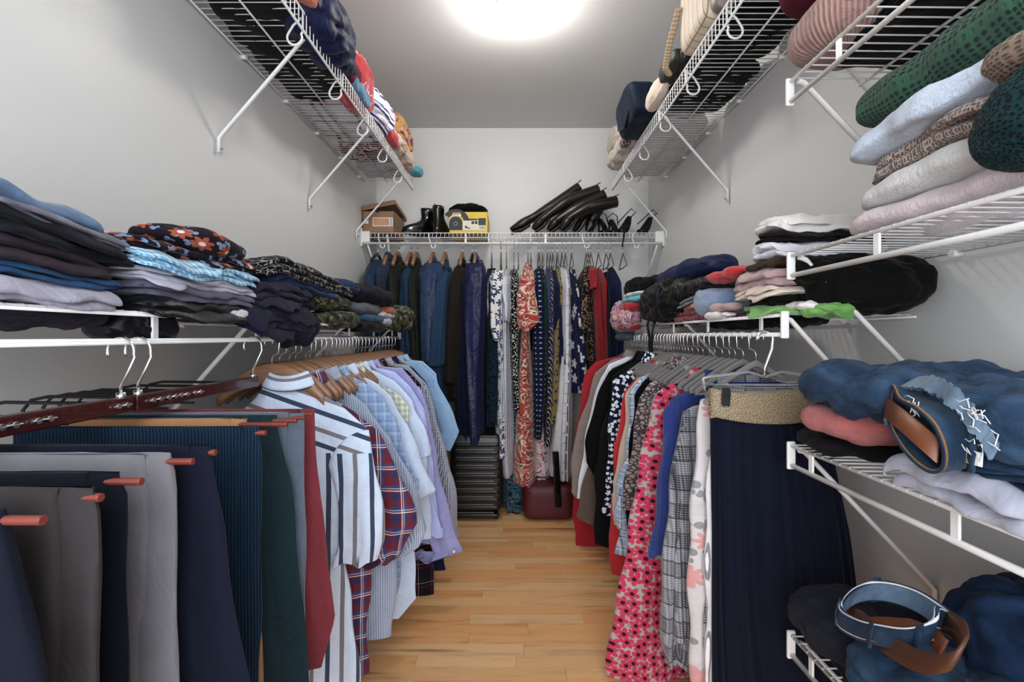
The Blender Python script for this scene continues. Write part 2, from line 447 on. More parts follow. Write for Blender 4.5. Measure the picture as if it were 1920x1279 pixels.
# ------------------------------------------------------------------ wire shelves
def share(o, loc, parent, name=None):
    c = o.copy(); COL.objects.link(c); c.parent = parent; c.location = loc
    return c
def wall_brace(parent, s, Y, xf, zf, zw, r=.0075, name='diagonal_brace'):
    """flattened tube from the front rail down to a foot screwed on the side wall"""
    b = MB()
    xw = s * (HW - .010)
    b.tube([(s * xf, Y, zf), (s * (xf + .012), Y, zf - .004), (xw - s * .01, Y, zw + .008), (xw, Y, zw - .004), (xw, Y, zw - .05)], r, 8, .7)
    o = b.build(name, M_WIRE, parent)
    m = MB(); m.tube([(xw, Y, zw - .035), (xw - s * .012, Y, zw - .035)], .005, 8)
    m.build('screw', M_CHROME, o)
    return o
def side_shelf(s, Y0, Y1, z, xf, style, label, braces, connectors=(), hooks=(), near_end=False, far_end=False, pitch=.0254, hole=None, zrod=None, brace_drop=.30, group=None, lip=.042, clips=(), name='wire_shelf'):
    t = thing(name, label, 'shelf', (s * (xf + HW) / 2, (Y0 + Y1) / 2, z), group)
    ym = (Y0 + Y1) / 2
    def rail(nm, x, zz, r, y0=Y0, y1=Y1, n=10):
        b = MB(); b.tube([(x, y0, zz), (x, y1, zz)], r, n); return b.build(nm, M_WIRE, t)
    big = style == 'rod'
    rail('front_rail', s * xf, z, .0042 if big else .003)
    rail('lower_rail', s * xf, (zrod if zrod is not None else z - lip), .0052 if big else .0038)
    rail('back_rail', s * (HW - .012), z - .004, .003)
    rail('support_wire', s * (xf + (HW - xf) * .5), z - .007, .003)
    # cross wires share one mesh
    b = MB()
    xa, xb = s * (HW - .012), s * xf
    if big: b.tube([(xa, ym, z + .001), (xb, ym, z + .0035), (xb - s * .004, ym, z + .001)], .0016, 6)
    else: b.tube([(xa, ym, z + .001), (xb, ym, z + .001), (xb - s * .0036, ym, z - .004), (xb - s * .0036, ym, z - lip)], .0016, 6)
    w0 = b.build('cross_wire', M_WIRE, t)
    n = int((Y1 - Y0) / pitch); first = True
    for i in range(n + 1):
        yy = Y0 + (i + .5) * (Y1 - Y0) / (n + 1)
        if first: w0.location = (0, yy - ym, 0); first = False
        else: share(w0, (0, yy - ym, 0), t)
    zl = zrod if zrod is not None else z - lip
    for yc in connectors:
        b = MB(); b.obox((s * xf, yc, (z + zl) / 2), (.0022, 0, 0), (0, .0065, 0), (0, 0, abs(z - zl) / 2))
        b.build('flat_connector', M_WIRE, t, False, bevel=.001)
    for yb in braces:
        wall_brace(t, s, yb, xf + .006, z - .006, z - brace_drop)
    for yh in hooks:
        b = MB()
        pts = []
        for a in np.linspace(0, 1, 20):
            th = -PI * .5 + a * PI * 1.15
            pts.append((s * (xf + .038 + .0 + .022 * math.sin(th) * -1 * -1), yh, z - .055 + .022 * -math.cos(th)))
        arc = [(s * (xf + .003), yh, z - lip * .1), (s * (xf + .004), yh, z - lip), (s * (xf + .008), yh, z - .062)]
        for a in np.linspace(PI, 2.2 * PI, 12):
            arc.append((s * (xf + .030 + .022 * math.cos(a)), yh + .006, z - .068 + .022 * math.sin(a)))
        arc += [(s * (xf + .036), yh + .010, z - .030), (s * (xf + .012), yh + .012, z - .006)]
        b.tube(arc, .0034, 7); b.build('rod_hook', M_WIRE, t)
    for e, yy, sg in ((near_end, Y0, -1), (far_end, Y1, 1)):
        if e:
            b = MB(); b.obox((s * xf, yy, (z + zl) / 2), (.009, 0, 0), (0, .004, 0), (0, 0, abs(z - zl) / 2 + .009))
            b.build('end_cap', M_WIRE, t, False, bevel=.003)
    for yc in clips:
        b = MB(); b.tube([(s * HW, yc, z - .006), (s * (HW - .02), yc, z - .006)], .008, 8); b.build('wall_clip', M_WIRE, t)
    return t
SF = .61
clipsY = [.7, 1.0, 1.3, 1.6, 1.9, 2.2, 2.5, 2.8]
side_shelf(-1, .35, 2.90, 1.985, SF, 'lip', 'long white wire shelf high on the wall with the dark cloths and bright towels', [1.466, 2.12, 2.76], hooks=[1.07, 1.39, 1.71, 2.02, 2.33, 2.64], clips=clipsY, brace_drop=.33, lip=.055)
side_shelf(1, .9, 2.90, 1.985, SF, 'lip', 'long white wire shelf high on the wall with the cream and navy bags', [2.0, 2.79, 1.2], hooks=[1.05, 1.36, 1.677, 1.98, 2.3, 2.62], clips=clipsY[1:], brace_drop=.33, lip=.055)
ROD_L = 1.031; ROD_R = 1.043
side_shelf(-1, .30, 2.56, 1.076, SF, 'rod', 'long white wire shelf with hanging rod under the jeans and shorts piles', [1.13, 1.74, 2.4, .55], [.49, .81, 1.135, 1.455, 1.776, 2.09, 2.41], zrod=ROD_L, clips=clipsY[:7], brace_drop=.32, far_end=True)
side_shelf(1, 1.065, 2.46, 1.087, SF, 'rod', 'long white wire shelf with hanging rod under the sweaters and black jacket piles', [1.075, 1.70, 2.35], [1.166, 1.483, 1.80, 2.12], zrod=ROD_R, clips=clipsY[2:6], brace_drop=.32, near_end=True, far_end=True)
for z, lab, con, far in ((1.597, 'topmost short white wire shelf of the tower with pink knit sweater', [.888, .56], 1.045),
                    (1.215, 'short white wire shelf under the pile of chunky knit sweaters', [.795, .48], 1.041),
                    (.800, 'short white wire shelf under torn jeans with tan belt and white sheet', [.97, .654, .34], 1.041),
                    (.386, 'lowest short white wire shelf under dark trousers and belted jeans', [.97, .654, .34], 1.041)):
    side_shelf(1, .25, far, z, SF, 'rod', lab, [far - .02], con, zrod=z - .043, clips=[.4, .7, .97], brace_drop=.30, far_end=True)

# back shelf, with its rod hung on hooks
YS = 2.872; ZS = 1.662; ZR = 1.600
bs = thing('wire_shelf', 'white wire shelf on the back wall carrying shoe boxes and boots', 'shelf', (0, 3.03, ZS))
def xr(nm, yy, zz, r, x0=-HW + .03, x1=HW - .03):
    b = MB(); b.tube([(x0, yy, zz), (x1, yy, zz)], r, 10); return b.build(nm, M_WIRE, bs)
xr('front_rail', YS, ZS, .003); xr('lower_rail', YS, ZS - .028, .003); xr('back_rail', YB - .012, ZS - .004, .003); xr('support_wire', 3.03, ZS - .006, .003)
xr('hanging_rod', YS, ZR, .0065, -HW + .012, HW - .012)
b = MB(); b.tube([(0, YB - .012, ZS + .001), (0, YS, ZS + .001), (0, YS - .0032, ZS - .004), (0, YS - .0032, ZS - .028)], .0015, 6)
w0 = b.build('cross_wire', M_WIRE, bs)
n = 70
for i in range(n):
    xx = -HW + .06 + i * (2 * HW - .12) / (n - 1)
    if i == 0: w0.location = (xx, 0, 0)
    else: share(w0, (xx, 0, 0), bs)
for px in (709, 804, 1092, 1186):
    xx = PX(px, YS); b = MB()
    arc = [(xx, YS + .004, ZS), (xx, YS + .004, ZS - .03), (xx + .012, YS + .006, ZR - .005)]
    for a in np.linspace(PI, 2.2 * PI, 10): arc.append((xx + .026 + .013 * math.cos(a), YS + .004, ZR - .012 + .016 * math.sin(a)))
    b.tube(arc, .0034, 7); b.build('rod_hook', M_WIRE, bs)
for px in (873, 916, 995, 1023):
    xx = PX(px, YS); b = MB(); b.obox((xx, YS + .005, (ZS + ZR) / 2), (.006 if px in (873, 1023) else .0025, 0, 0), (0, .002, 0), (0, 0, .03)); b.build('flat_connector', M_WIRE, bs, False)
for sg in (-1, 1):
    b = MB(); b.obox((sg * (HW - .026), YS + .006, ZS - .022), (.026, 0, 0), (0, .010, 0), (0, 0, .033)); b.obox((sg * (HW - .004), YS + .02, ZS - .025), (.004, 0, 0), (0, .03, 0), (0, 0, .055))
    b.build('end_bracket', M_WIRE, bs, False, bevel=.002)
    b = MB(); b.tube([(sg * (HW - .03), YS + .01, ZS - .05), (sg * (HW - .06), YB - .012, ZS - .36)], .006, 8); b.build('diagonal_brace', M_WIRE, bs)
b = MB(); b.tube([(PX(735, 3.0), YS + .01, ZS - .01), (PX(735, 3.0) - .03, YB - .012, ZS - .33)], .007, 8); b.build('diagonal_brace', M_WIRE, bs)
# ------------------------------------------------------------------ garments on hangers
def body_loft(mb, zs, A, wi, wo, sg, Cc, T, seed, rip=.008, nth=72, axis='x', hollow=True, vert=0.0, ph=0.0, edge=.010, freq=1.0, ef=0.0):
    """flattened closed tube of cloth. A: centre across, wi/wo: half widths on the +sg and -sg side, Cc: centre along the rod, T: half thickness"""
    zs = np.asarray(zs, float); k = len(zs)
    A, wi, wo, Cc, T = (np.broadcast_to(np.asarray(q, float), (k,)).copy() for q in (A, wi, wo, Cc, T))
    rng = np.random.RandomState(seed)
    th = np.linspace(0, 2 * PI, nth + 1)[:-1]
    c, s = np.cos(th), np.sin(th)
    ca = np.sign(c) * np.abs(c) ** .85; sa = np.sign(s) * np.abs(s) ** .55
    ztop = zs[0]; L = max(ztop - zs[-1], .05)
    ramp = np.clip((ztop - zs) / L, 0, 1)
    f1, f2, f3 = rng.uniform(2.0, 3.2) * freq, rng.uniform(4, 6) * freq, rng.uniform(8, 11) * freq
    p = rng.uniform(0, 6, 6)
    P = np.zeros((k, nth, 3))
    for i in range(k):
        w = np.where(ca > 0, wi[i], wo[i])
        x = ca * w
        r = ramp[i]
        amp = rip * (.25 + 1.1 * r)
        xn = ca
        disp = amp * (np.sin(f1 * xn + p[0] + 1.2 * r) * .9 + .7 * np.sin(f2 * xn + p[1] - .8 * r) + .45 * np.sin(f3 * xn + p[2] + .5 * r))
        y = sa * T[i] * (1 + vert * np.sin(14 * xn + p[3]) + .25 * np.sin(3 * th + p[4] + 2 * r)) + disp
        x = x + edge * r * np.sin(9 * zs[i] + p[5] + 2 * s) * (np.abs(ca)) + edge * .4 * np.sin(31 * zs[i] + p[4] + s) * np.abs(ca)
        x = x + ef * (.4 + .6 * r) * np.sin(7 * sa + p[2] + 3 * zs[i]) * np.abs(ca)
        P[i, :, 0] = A[i] + sg * x; P[i, :, 1] = Cc[i] + y; P[i, :, 2] = zs[i]
    q = P.copy(); q[..., 1] *= 2
    cr = crease(q * np.array([1, 1, .55]), seed + 5, 34) + .6 * crease(q * np.array([1, 1, .8]), seed + 6, 14)
    P[:, :, 1] += cr * .005 * np.where(s >= 0, 1, -1)
    P[:, :, 2] += (.006 * np.sin(5 * ca + p[1]))[None, :] * (ramp[:, None] ** 3)
    j = int(np.argmax(wi + wo)); j = min(j, k - 1)
    seg = np.linalg.norm(np.diff(np.concatenate([P[j], P[j][:1]]), axis=0)[:, :2], axis=1)
    u = np.concatenate([[0], np.cumsum(seg)])[:-1] + ph
    UV = np.zeros((k, nth, 2)); UV[..., 0] = u[None, :] if axis == 'y' else P[..., 0] + (P[..., 1] - Cc[:, None]) + ph; UV[..., 1] = zs[:, None]
    if hollow:
        ctr = P[-1].mean(0)
        e1 = P[-1] * .995 + ctr * .005; e1[:, 2] = P[-1][:, 2] - .001
        e2 = P[-1] * .96 + ctr * .04; e2[:, 1] = Cc[-1] + (P[-1][:, 1] - Cc[-1]) * .7; e2[:, 2] = P[-1][:, 2] + .03
        P = np.concatenate([P, e1[None], e2[None]], 0)
        UV = np.concatenate([UV, UV[-1:], UV[-1:] + np.array([0, .03])], 0)
    if axis == 'y': P = P[..., [1, 0, 2]]
    mb.grid(P, UV, close_u=True, caps=True, flip=(axis == 'y') ^ (sg > 0) ^ True)

def collar(parent, mat, xc, yc, z, rx=.065, ry=.028, h=.03, axis='x', name='collar', stand=False):
    b = MB()
    prof = [(-.012, 1.0), (h, .90), (h + .003, 1.0)] + ([] if stand else [(h * .6, 1.14), (-.002, 1.3), (-.012, 1.36), (-.012, 1.30), (h * .5, 1.10)])
    th = np.linspace(0, 2 * PI, 33)[:-1]
    P = np.array([[(xc + rx * k * math.cos(t), yc + ry * k * math.sin(t), z + dz + .006 * math.cos(2 * t)) for t in th] for dz, k in prof])
    if axis == 'y':
        P[..., 0], P[..., 1] = P[..., 1] - yc + xc, P[..., 0] - xc + yc
    UV = np.zeros(P.shape[:2] + (2,)); UV[..., 1] = (th * rx)[None, :]; UV[..., 0] = np.cumsum([0] + [.02] * (len(prof) - 1))[:, None]
    b.grid(P, UV, close_u=True)
    return b.build(name, mat, parent)

X_L, X_R = -.61, .61
def side_garment(s, Y, name, label, cat, mat, edge, hem, T=.016, sleeve=None, sw=(.075, .06), neck=.07, top=None, col=True, rip=.007, wo_max=.27, vert=0., nz=44, seed=None, group=None, nth=72, hem_mat=None, neckx=0, T0=.010, stand=False, wob=0, freq=1.0, edgeamp=.010, wallcut=False):
    """garment hanging on a side rod; edge: picture points down the aisle side of the body; sleeve: picture points down the sleeve's outer side"""
    seed = seed if seed is not None else int(Y * 1000) % 9973
    X0 = s * SF
    pts = [(abs(X0 - PX(px, Y)), PZ(py, Y)) for px, py in edge]
    if top is not None: pts = [(neck, top)] + pts
    zt = pts[0][1]; pts = sorted(pts, key=lambda p: -p[1])
    zh = hem if hem is not None else pts[-1][1]
    zs = np.concatenate([np.linspace(zt, zt - .10, 12), np.linspace(zt - .10, zh, nz - 11)[1:]])
    zz = np.array([p[1] for p in pts]); ww = np.array([p[0] for p in pts])
    wi = np.interp(-zs, -zz, ww)
    wo = np.minimum(wi, wo_max)
    if wallcut: wo = wo * np.interp(zt - zs, [0, .05, .22], [.15, .3, 1])
    Tz = T0 + (T - T0) * np.clip((zt - zs) / .25, 0, 1)
    t = thing(name, label, cat, (X0, Y, zt), group)
    b = MB(); body_loft(b, zs, X0 + wob * np.clip((zt - zs), 0, 1), wi, wo, -s, Y, Tz, seed, rip, nth, vert=vert, freq=freq, edge=edgeamp)
    b.build('body', mat, t)
    if col: collar(t, mat, X0 - s * neckx, Y, zt - .006, rx=(neck - neckx) * 1.15 if neckx else neck * .92, ry=.020, stand=stand, h=.024 if neckx else .03)
    if sleeve:
        sp = [(PX(px, Y), PZ(py, Y)) for px, py in sleeve]
        z2 = np.array([p[1] for p in sp]); x2 = np.array([p[0] for p in sp])
        zl = np.linspace(z2[0], z2[-1], 24)
        xo = np.interp(-zl, -z2, x2)
        f = np.linspace(0, 1, 24)
        w = (sw[0] * (1 - f) + sw[1] * f) * np.clip((f * 4 + .02) ** .5, 0, 1)
        b = MB(); body_loft(b, zl, xo + s * w, w, w, -s, Y - .004, .006 + .011 * np.clip(f * 3, 0, 1), seed + 9, .004, 40, ph=.3)
        b.build('sleeve', mat, t)
    return t

def hook_pts(x, y, z, s=1, axis='x', drop=.085):
    """wire hook over a rod at (x,y,z)"""
    P = [(0, -drop), (0, -drop + .02), (.004, -drop + .03), (.017, -.034)]
    for a in np.linspace(-.35, PI * 1.06, 12): P.append((.019 * math.cos(a), -.011 + .019 * math.sin(a)))
    return [((x + s * p, y, z + q) if axis == 'x' else (x, y + s * p, z + q)) for p, q in P]

M_WOODH = None
def woodmat():
    T = NT('lacquered_wood'); q = T.vm('MULTIPLY', T.obj(), (6, 60, 60))
    nz = T.noise(q, 2, 3)[0]
    return T.fin(T.mix(nz, C('#a5754f'), C('#74503a')), .35, None, 0, None, .5)
M_WOODH = woodmat()
M_REDWOOD = plain('mahogany_lacquer', '#4a1512', .25, coat=.4)
M_REDVINYL = plain('red_brown_vinyl', '#8c3a2c', .45)
_proto = {}
def hanger_mesh(kind, axis, drop=.085):
    key = (kind, axis, drop)
    if key in _proto: return _proto[key]
    a = np.linspace(-1, 1, 29)
    b = MB()
    if kind == 'wood':
        hw, th = .135, .010
        top = -drop + .008 - .082 * np.abs(a) ** 1.9; hgt = .060 - .034 * np.abs(a)
        bow = 0
    elif kind == 'velvet':
        hw, th = (.128, .0028) if axis == 'x' else (.10, .0028)
        top = -drop + .006 - .082 * np.abs(a) ** 1.15; hgt = .017 + 0 * a
    elif kind == 'clear':
        hw, th = .20, .003
        top = -drop + .006 - .060 * np.abs(a) ** 1.3; hgt = .024 + 0 * a
    else:
        hw, th = .14, .006
        top = -drop - .055 * np.abs(a) ** 1.3; hgt = .018 + 0 * a
    rows = []
    for i, t in enumerate(a):
        x = t * hw; z1 = top[i]; z0 = top[i] - hgt[i]
        rows.append([(x, -th * .6, z1), (x, 0, z1 + th * .35), (x, th * .6, z1), (x, th, z1 - hgt[i] * .3), (x, th, z0 + hgt[i] * .2), (x, 0, z0), (x, -th, z0 + hgt[i] * .2), (x, -th, z1 - hgt[i] * .3)])
    P = np.array(rows)
    if kind in ('velvet', 'clear'):          # open triangle: lower bar
        pass
    if axis == 'y': P = P[..., [1, 0, 2]]
    b.grid(P, None, close_u=True, caps=True)
    if kind in ('velvet', 'clear'):
        zb = top[0] - hgt[0] * .6
        q = [(-hw * .98, 0, zb), (0, 0, zb - .004), (hw * .98, 0, zb)]
        if axis == 'y': q = [(y, x, z) for x, y, z in q]
        b.tube(q, .0034, 6)
    V = np.concatenate(b.v)
    me = bpy.data.meshes.new('hanger_body'); me.from_pydata(V.tolist(), [], b.f); me.polygons.foreach_set('use_smooth', [True] * len(me.polygons))
    me.materials.append({'wood': M_WOODH, 'velvet': M_VELVET, 'clear': M_CLEAR, 'black': M_BLACKPL}[kind])
    h = MB(); h.tube(hook_pts(0, 0, 0, 1, axis, drop), .0019 if kind != 'clear' else .0026, 7)
    hm = bpy.data.meshes.new('hook'); hm.from_pydata(np.concatenate(h.v).tolist(), [], h.f); hm.polygons.foreach_set('use_smooth', [True] * len(hm.polygons))
    hm.materials.append(M_CHROME)
    _proto[key] = (me, hm)
    return _proto[key]
HN = {'wood': 'wooden_hanger', 'velvet': 'velvet_hanger', 'clear': 'clear_plastic_hanger', 'black': 'black_plastic_hanger'}
def hanger(kind, x, y, zrod, label, group, axis='x', flip=1, rot=0, drop=.070):
    me, hm = hanger_mesh(kind, axis, drop)
    t = thing(HN[kind], label, 'hanger', (x, y, zrod), group)
    t.rotation_euler = (0, 0, rot + (PI if flip < 0 else 0))
    new_ob('shoulder_bar', me, t); new_ob('hook', hm, t)
    return t

def c2(pts): return [(400 + a / 1.884, 600 + b / 1.884) for a, b in pts]
def r1(pts): return [(1040 + a / 1.883, 600 + b / 1.883) for a, b in pts]

# ---- left rod: shirts
K = {'w': C('#b4c4e4'), 'n': C('#3a4a66'), 'g': C('#7e7c84')}
m_stripe = cloth('white_shirt_blue_grey_stripes', '#cdd6ea', 'stripes', period=.082, stops=[(0, K['w']), (.16, K['n']), (.31, K['w']), (.62, K['g']), (.76, K['w'])], yoke=.745)
m_maroon = cloth('maroon_plaid', '#7a1f2b', 'plaid', period=.058, stops=[(0, C('#7c1f2b')), (.34, C('#273568')), (.60, C('#7c1f2b')), (.80, C('#a9bbdc')), (.85, C('#3c4c86'))], lines=C('#cfdcee'), lw=.035)
m_greyst = cloth('grey_fine_stripe', '#98a1b2', 'stripes', period=.0072, stops=[(0, C('#8390aa')), (.5, C('#a3b0c6'))])
m_chamb = cloth('chambray_check', '#8ba3c6', 'plaid', period=.03, stops=[(0, C('#7f9ac4')), (.5, C('#98afd2')), (.8, C('#7189b4'))])
m_white = cloth('white_cotton', '#b2c2e6')
m_green = cloth('olive_check', '#a8ad9c', 'plaid', period=.02, stops=[(0, C('#a3a894')), (.5, C('#c5c9bd'))])
m_lilac = cloth('lilac_cotton', '#9597cc')
m_lilac2 = cloth('pale_lilac_cotton', '#a4afe0')
m_navypt = cloth('navy_micro_pattern', '#1d2547', 'cells', scale=150, w=.16, col=C('#c3c7d8'), rand=.2)
m_sky = cloth('sky_blue_cotton', '#84abd4')
m_dkplaid = cloth('dark_tartan', '#1a1a26', 'plaid', period=.075, stops=[(0, C('#14141f')), (.45, C('#531824')), (.6, C('#191a29')), (.85, C('#25222b'))], lines=C('#a89aa4'), lw=.02)
m_nav = cloth('navy_cotton', '#1a2344')

GL = 'shirts hanging on wooden hangers along the side rod'
sh = [
 (1.205, 'white short sleeve shirt with bold blue and grey stripes hanging nearest the trousers', m_stripe, [(330,232),(450,300),(545,395),(500,470),(455,700),(470,900),(505,1279)], .10, [(545,388),(572,500),(588,640),(600,785),(572,855)], (.060,.052)),
 (1.300, 'maroon and blue plaid short sleeve shirt hanging behind the striped shirt', m_maroon, [(310,205),(400,262),(500,320),(580,390),(560,560),(565,860),(545,1279)], .11, [(578,385),(650,520),(690,620),(716,712),(660,830),(620,860)], (.045,.050)),
 (1.40, 'grey finely striped long sleeve shirt with rolled cuff', m_greyst, [(375,214),(460,240),(540,300),(630,420),(640,700),(655,900),(640,1210)], .155, [(630,420),(690,540),(735,640),(765,735),(735,800),(690,830)], (.05,.055)),
 (1.475, 'light blue chambray check short sleeve shirt between grey and white shirts', m_chamb, [(415,185),(520,215),(600,270),(660,370),(668,560),(650,1000)], .24, [(640,340),(668,400),(690,500),(720,590)], (.05,.055)),
 (1.56, 'white short sleeve cotton shirt with untucked curved hem', m_white, [(480,185),(560,215),(630,270),(690,380),(715,560),(715,800),(724,990),(650,1062)], None, [(680,370),(725,450),(760,540),(786,608),(745,635)], (.055,.055)),
 (1.63, 'olive and white checked shirt barely showing its shoulder behind the white shirt', m_green, [(505,200),(600,230),(655,262),(692,305),(700,500)], .35, None, None),
 (1.69, 'second plain white shirt hanging just before the lilac ones', m_white, [(560,172),(640,215),(700,285),(735,380),(762,500),(770,680)], .33, [(700,285),(740,370),(765,480)], (.05,.05)),
 (1.76, 'pale lilac long sleeve shirt in front of the deeper lilac one', m_lilac2, [(545,150),(640,180),(700,235),(745,320),(765,420),(780,640)], .30, [(700,235),(748,330),(768,470),(780,640),(800,760)], (.045,.04)),
 (1.83, 'lilac long sleeve shirt with unbuttoned hanging white lined cuff', m_lilac, [(585,143),(660,165),(728,240),(760,330),(770,520),(790,760)], .25, [(728,235),(770,350),(795,500),(820,640),(850,760),(878,835),(800,846)], (.045,.055)),
 (1.92, 'dark red and navy tartan shirt whose hem shows below the white one', m_dkplaid, [(600,150),(680,175),(735,230),(750,400),(770,700),(790,968)], None, None, None),
 (2.02, 'navy and white micro patterned long sleeve shirt', m_navypt, [(612,136),(690,158),(750,222),(775,300),(790,430),(800,600)], .25, [(748,218),(785,320),(812,430),(845,560),(858,680),(863,778)], (.04,.035)),
 (2.12, 'plain navy shirt mostly hidden with only its hem showing', m_nav, [(640,140),(700,165),(758,222),(780,400),(800,700),(824,905)], None, None, None),
 (2.22, 'sky blue short sleeve shirt hanging second from the rod end', m_sky, [(655,125),(730,150),(788,205),(800,330),(800,600)], .35, [(785,200),(815,260),(845,330),(868,392),(830,455)], (.05,.055)),
 (2.34, 'pale blue shirt hanging last at the far rod end', cloth('pale_blue_cotton', '#93b8dc'), [(672,123),(740,145),(785,190),(795,330),(800,600)], .38, None, None),
]
for Y, lab, m, e, hem, sl, sw in sh:
    hanger('wood', X_L, Y, ROD_L, 'wooden hanger with chrome hook holding the ' + ' '.join(lab.split()[:5]), 'wooden hangers along the shirt rod', flip=1, rot=0)
    side_garment(-1, Y, 'shirt', lab, 'shirt', m, c2(e), hem, T=.020 if Y < 1.5 else .016, sleeve=c2(sl) if sl else None, sw=sw or (.05, .05), top=ROD_L - .106, neck=.085, neckx=.042, wallcut=True)
# buttons on the open cuff
b = MB(); p = (PX(853, 1.83), 1.802, PZ(1026, 1.83)); b.tube([p, (p[0] + .001, p[1] - .012, p[2])], .005, 8)
ot = b.build('cuff_button', M_TRIM); tag(ot, 'tiny white button on the open lilac shirt cuff', 'button')
# extra wood hangers whose garments are hidden between the others
def between(tab, Y):
    ys = sorted(t[0] for t in tab); lo = max([y for y in ys if y < Y], default=None); hi = min([y for y in ys if y > Y], default=None)
    nm = {t[0]: ' '.join(t[1].split()[:4]) for t in tab}
    if hi is None: return 'beyond the ' + nm[lo]
    return 'between the ' + nm[lo] + ' and ' + nm[hi]
for i, Y in enumerate((1.245, 1.335, 1.43, 1.51, 1.60, 1.66, 1.725, 1.80, 1.875, 1.965, 2.07, 2.17, 2.28, 2.40)):
    hanger('wood', X_L, Y, ROD_L, 'bare wooden hanger ' + between(sh, Y), 'spare wooden hangers between the shirts', rot=random.Random(i).uniform(-.05, .05))

# ---- trouser hangers: lacquered bar with chrome hooks and drop bars
ZB = .932
def trouser_hanger(Ya, Yb, label, prongs):
    t = thing('trouser_hanger', label, 'hanger', (X_L, (Ya + Yb) / 2, ROD_L))
    b = MB(); b.box(X_L - .009, X_L + .009, Ya, Yb, ZB - .012, ZB + .012); b.build('wooden_bar', M_REDWOOD, t, False, bevel=.002)
    for e in (Ya + .012, Yb - .012):
        b = MB(); pts = [(X_L, e, ZB + .010), (X_L, e, ZB + .03), (X_L + .006, e, ZB + .04), (X_L + .022, e, ZB + .075)]
        for a in np.linspace(-.2, PI * 1.12, 14): pts.append((X_L + .021 * math.cos(a) * (1.0), e, ROD_L - .016 + .023 * math.sin(a)))
        b.tube(pts, .0023, 8); b.build('hook', M_CHROME, t)
        b = MB(); b.tube([(X_L, e, ZB + .008), (X_L, e, ZB + .02)], .0065, 10); b.build('hook_collar', M_CHROME, t)
    for yp in prongs:
        bar = yp > 0; yp = abs(yp)
        b = MB()
        b.tube([(X_L, yp, ZB - .010), (X_L - .03, yp, ZB + .004), (X_L - .17, yp, ZB + .006), (X_L - .20, yp, ZB), (X_L - .215, yp, ZB - .018), (X_L - .20, yp, ZB - .034), (X_L - .17, yp, ZB - .040), (X_L - .1, yp, ZB - .041)], .0028, 8)
        o = b.build('prong_wire', M_BLACKPL, t)
        if not bar: continue
        b = MB(); b.tube([(X_L - .11, yp, ZB - .041), (X_L + .10, yp, ZB - .041), (-.382, yp, ZB - .041), (-.379, yp, ZB - .041)], .0040, 10); b.build('vinyl_drop_bar', M_REDVINYL, t)
        b = MB()
        for dy in (-.008, .008): b.tube([(X_L + .008, yp + dy, ZB + .001), (X_L + .014, yp + dy, ZB + .001)], .0042, 8)
        b.tube([(X_L + .012, yp - .016, ZB + .001), (X_L + .012, yp + .016, ZB + .001)], .0022, 6)
        b.build('prong_clip', M_CHROME, t)
    return t
YP = [.384, .438, .486, .564, .607, .73, .835, .865, .903]
trouser_hanger(.350, .752, 'dark mahogany trouser hanger bar with chrome hooks nearest the camera', [.384, .438, .486, .564, .607, .73])
trouser_hanger(.762, 1.128, 'dark mahogany trouser hanger bar reaching back to the striped shirt', [.80, .835, .865, .903, -.98, -1.06])

def trousers(Y, label, mat, xr_pts, left, hem, seed, leg=True, T=.011, name='trousers', frontfold=None):
    """pair of trousers folded over a drop bar; xr_pts: picture points of the aisle edge"""
    zt = ZB - .034
    pts = [(PX(px, Y), PZ(py, Y)) for px, py in xr_pts]
    zz = np.array([p[1] for p in pts]); xx = np.array([p[0] for p in pts])
    zs = np.concatenate([[zt + .003, zt, zt - .004, zt - .010], np.linspace(zt - .02, hem, 30)])
    xr_ = np.interp(-zs, -zz[np.argsort(-zz)], xx[np.argsort(-zz)])
    xc = (xr_[0] + left) / 2
    t = thing(name, label, 'trousers', (xc, Y, zt))
    xl = left + 0 * zs - .02 * np.clip(zt - zs, 0, 1)
    A = (xr_ + xl) / 2; w = (xr_ - xl) / 2
    Tz = np.concatenate([[.0035, .0062, .0085, .0095], np.linspace(.010, T, 30)])
    b = MB(); body_loft(b, zs, A, w, w, 1, Y, Tz, seed, .0035, 64, vert=.15, edge=.004); b.build('leg_back', mat, t)
    # second leg lies in front, narrower, with its pressed edge
    z2 = np.concatenate([[zt + .0035, zt - .001, zt - .006], np.linspace(zt - .02, hem + .02, 26)])
    x2 = np.interp(-z2, -zz[np.argsort(-zz)], xx[np.argsort(-zz)]) - .006 - (.020 + .03 * np.clip(zt - z2, 0, .5))
    A2 = (x2 + left) / 2; w2 = (x2 - left) / 2
    T2 = np.concatenate([[.004, .007, .009], np.linspace(.0095, T * .9, 26)])
    b = MB(); body_loft(b, z2, A2, w2, w2, 1, Y - .0055, T2, seed + 3, .003, 48, vert=.1, edge=.004); b.build('leg_front', mat, t)
    return t
def tq(name, base, **k): return cloth(name, base, None, **k)
m_navw = cloth('dark_navy_wool', '#0f1424', crease_b=.35)
trousers(.384, 'dark navy trousers draped over the drop bar nearest the camera', m_navw, [(12,965),(36,1060),(60,1180),(80,1279)], -.56, .33, 11)
trousers(.438, 'dark taupe grey trousers on the second drop bar from the camera', cloth('taupe_wool', '#3b3638', crease_b=.35), [(178,925),(185,960),(188,1279)], -.58, .32, 12)
trousers(.486, 'midnight navy dress trousers between the taupe and pale grey pairs', cloth('midnight_wool', '#0c111e', crease_b=.35), [(222,895),(238,930),(243,1279)], -.66, .32, 13)
trousers(.564, 'pale warm grey trousers with pressed crease', cloth('pale_grey_wool', '#75737b', crease_b=.35), [(322,858),(330,900),(334,1279)], -.70, .30, 14)
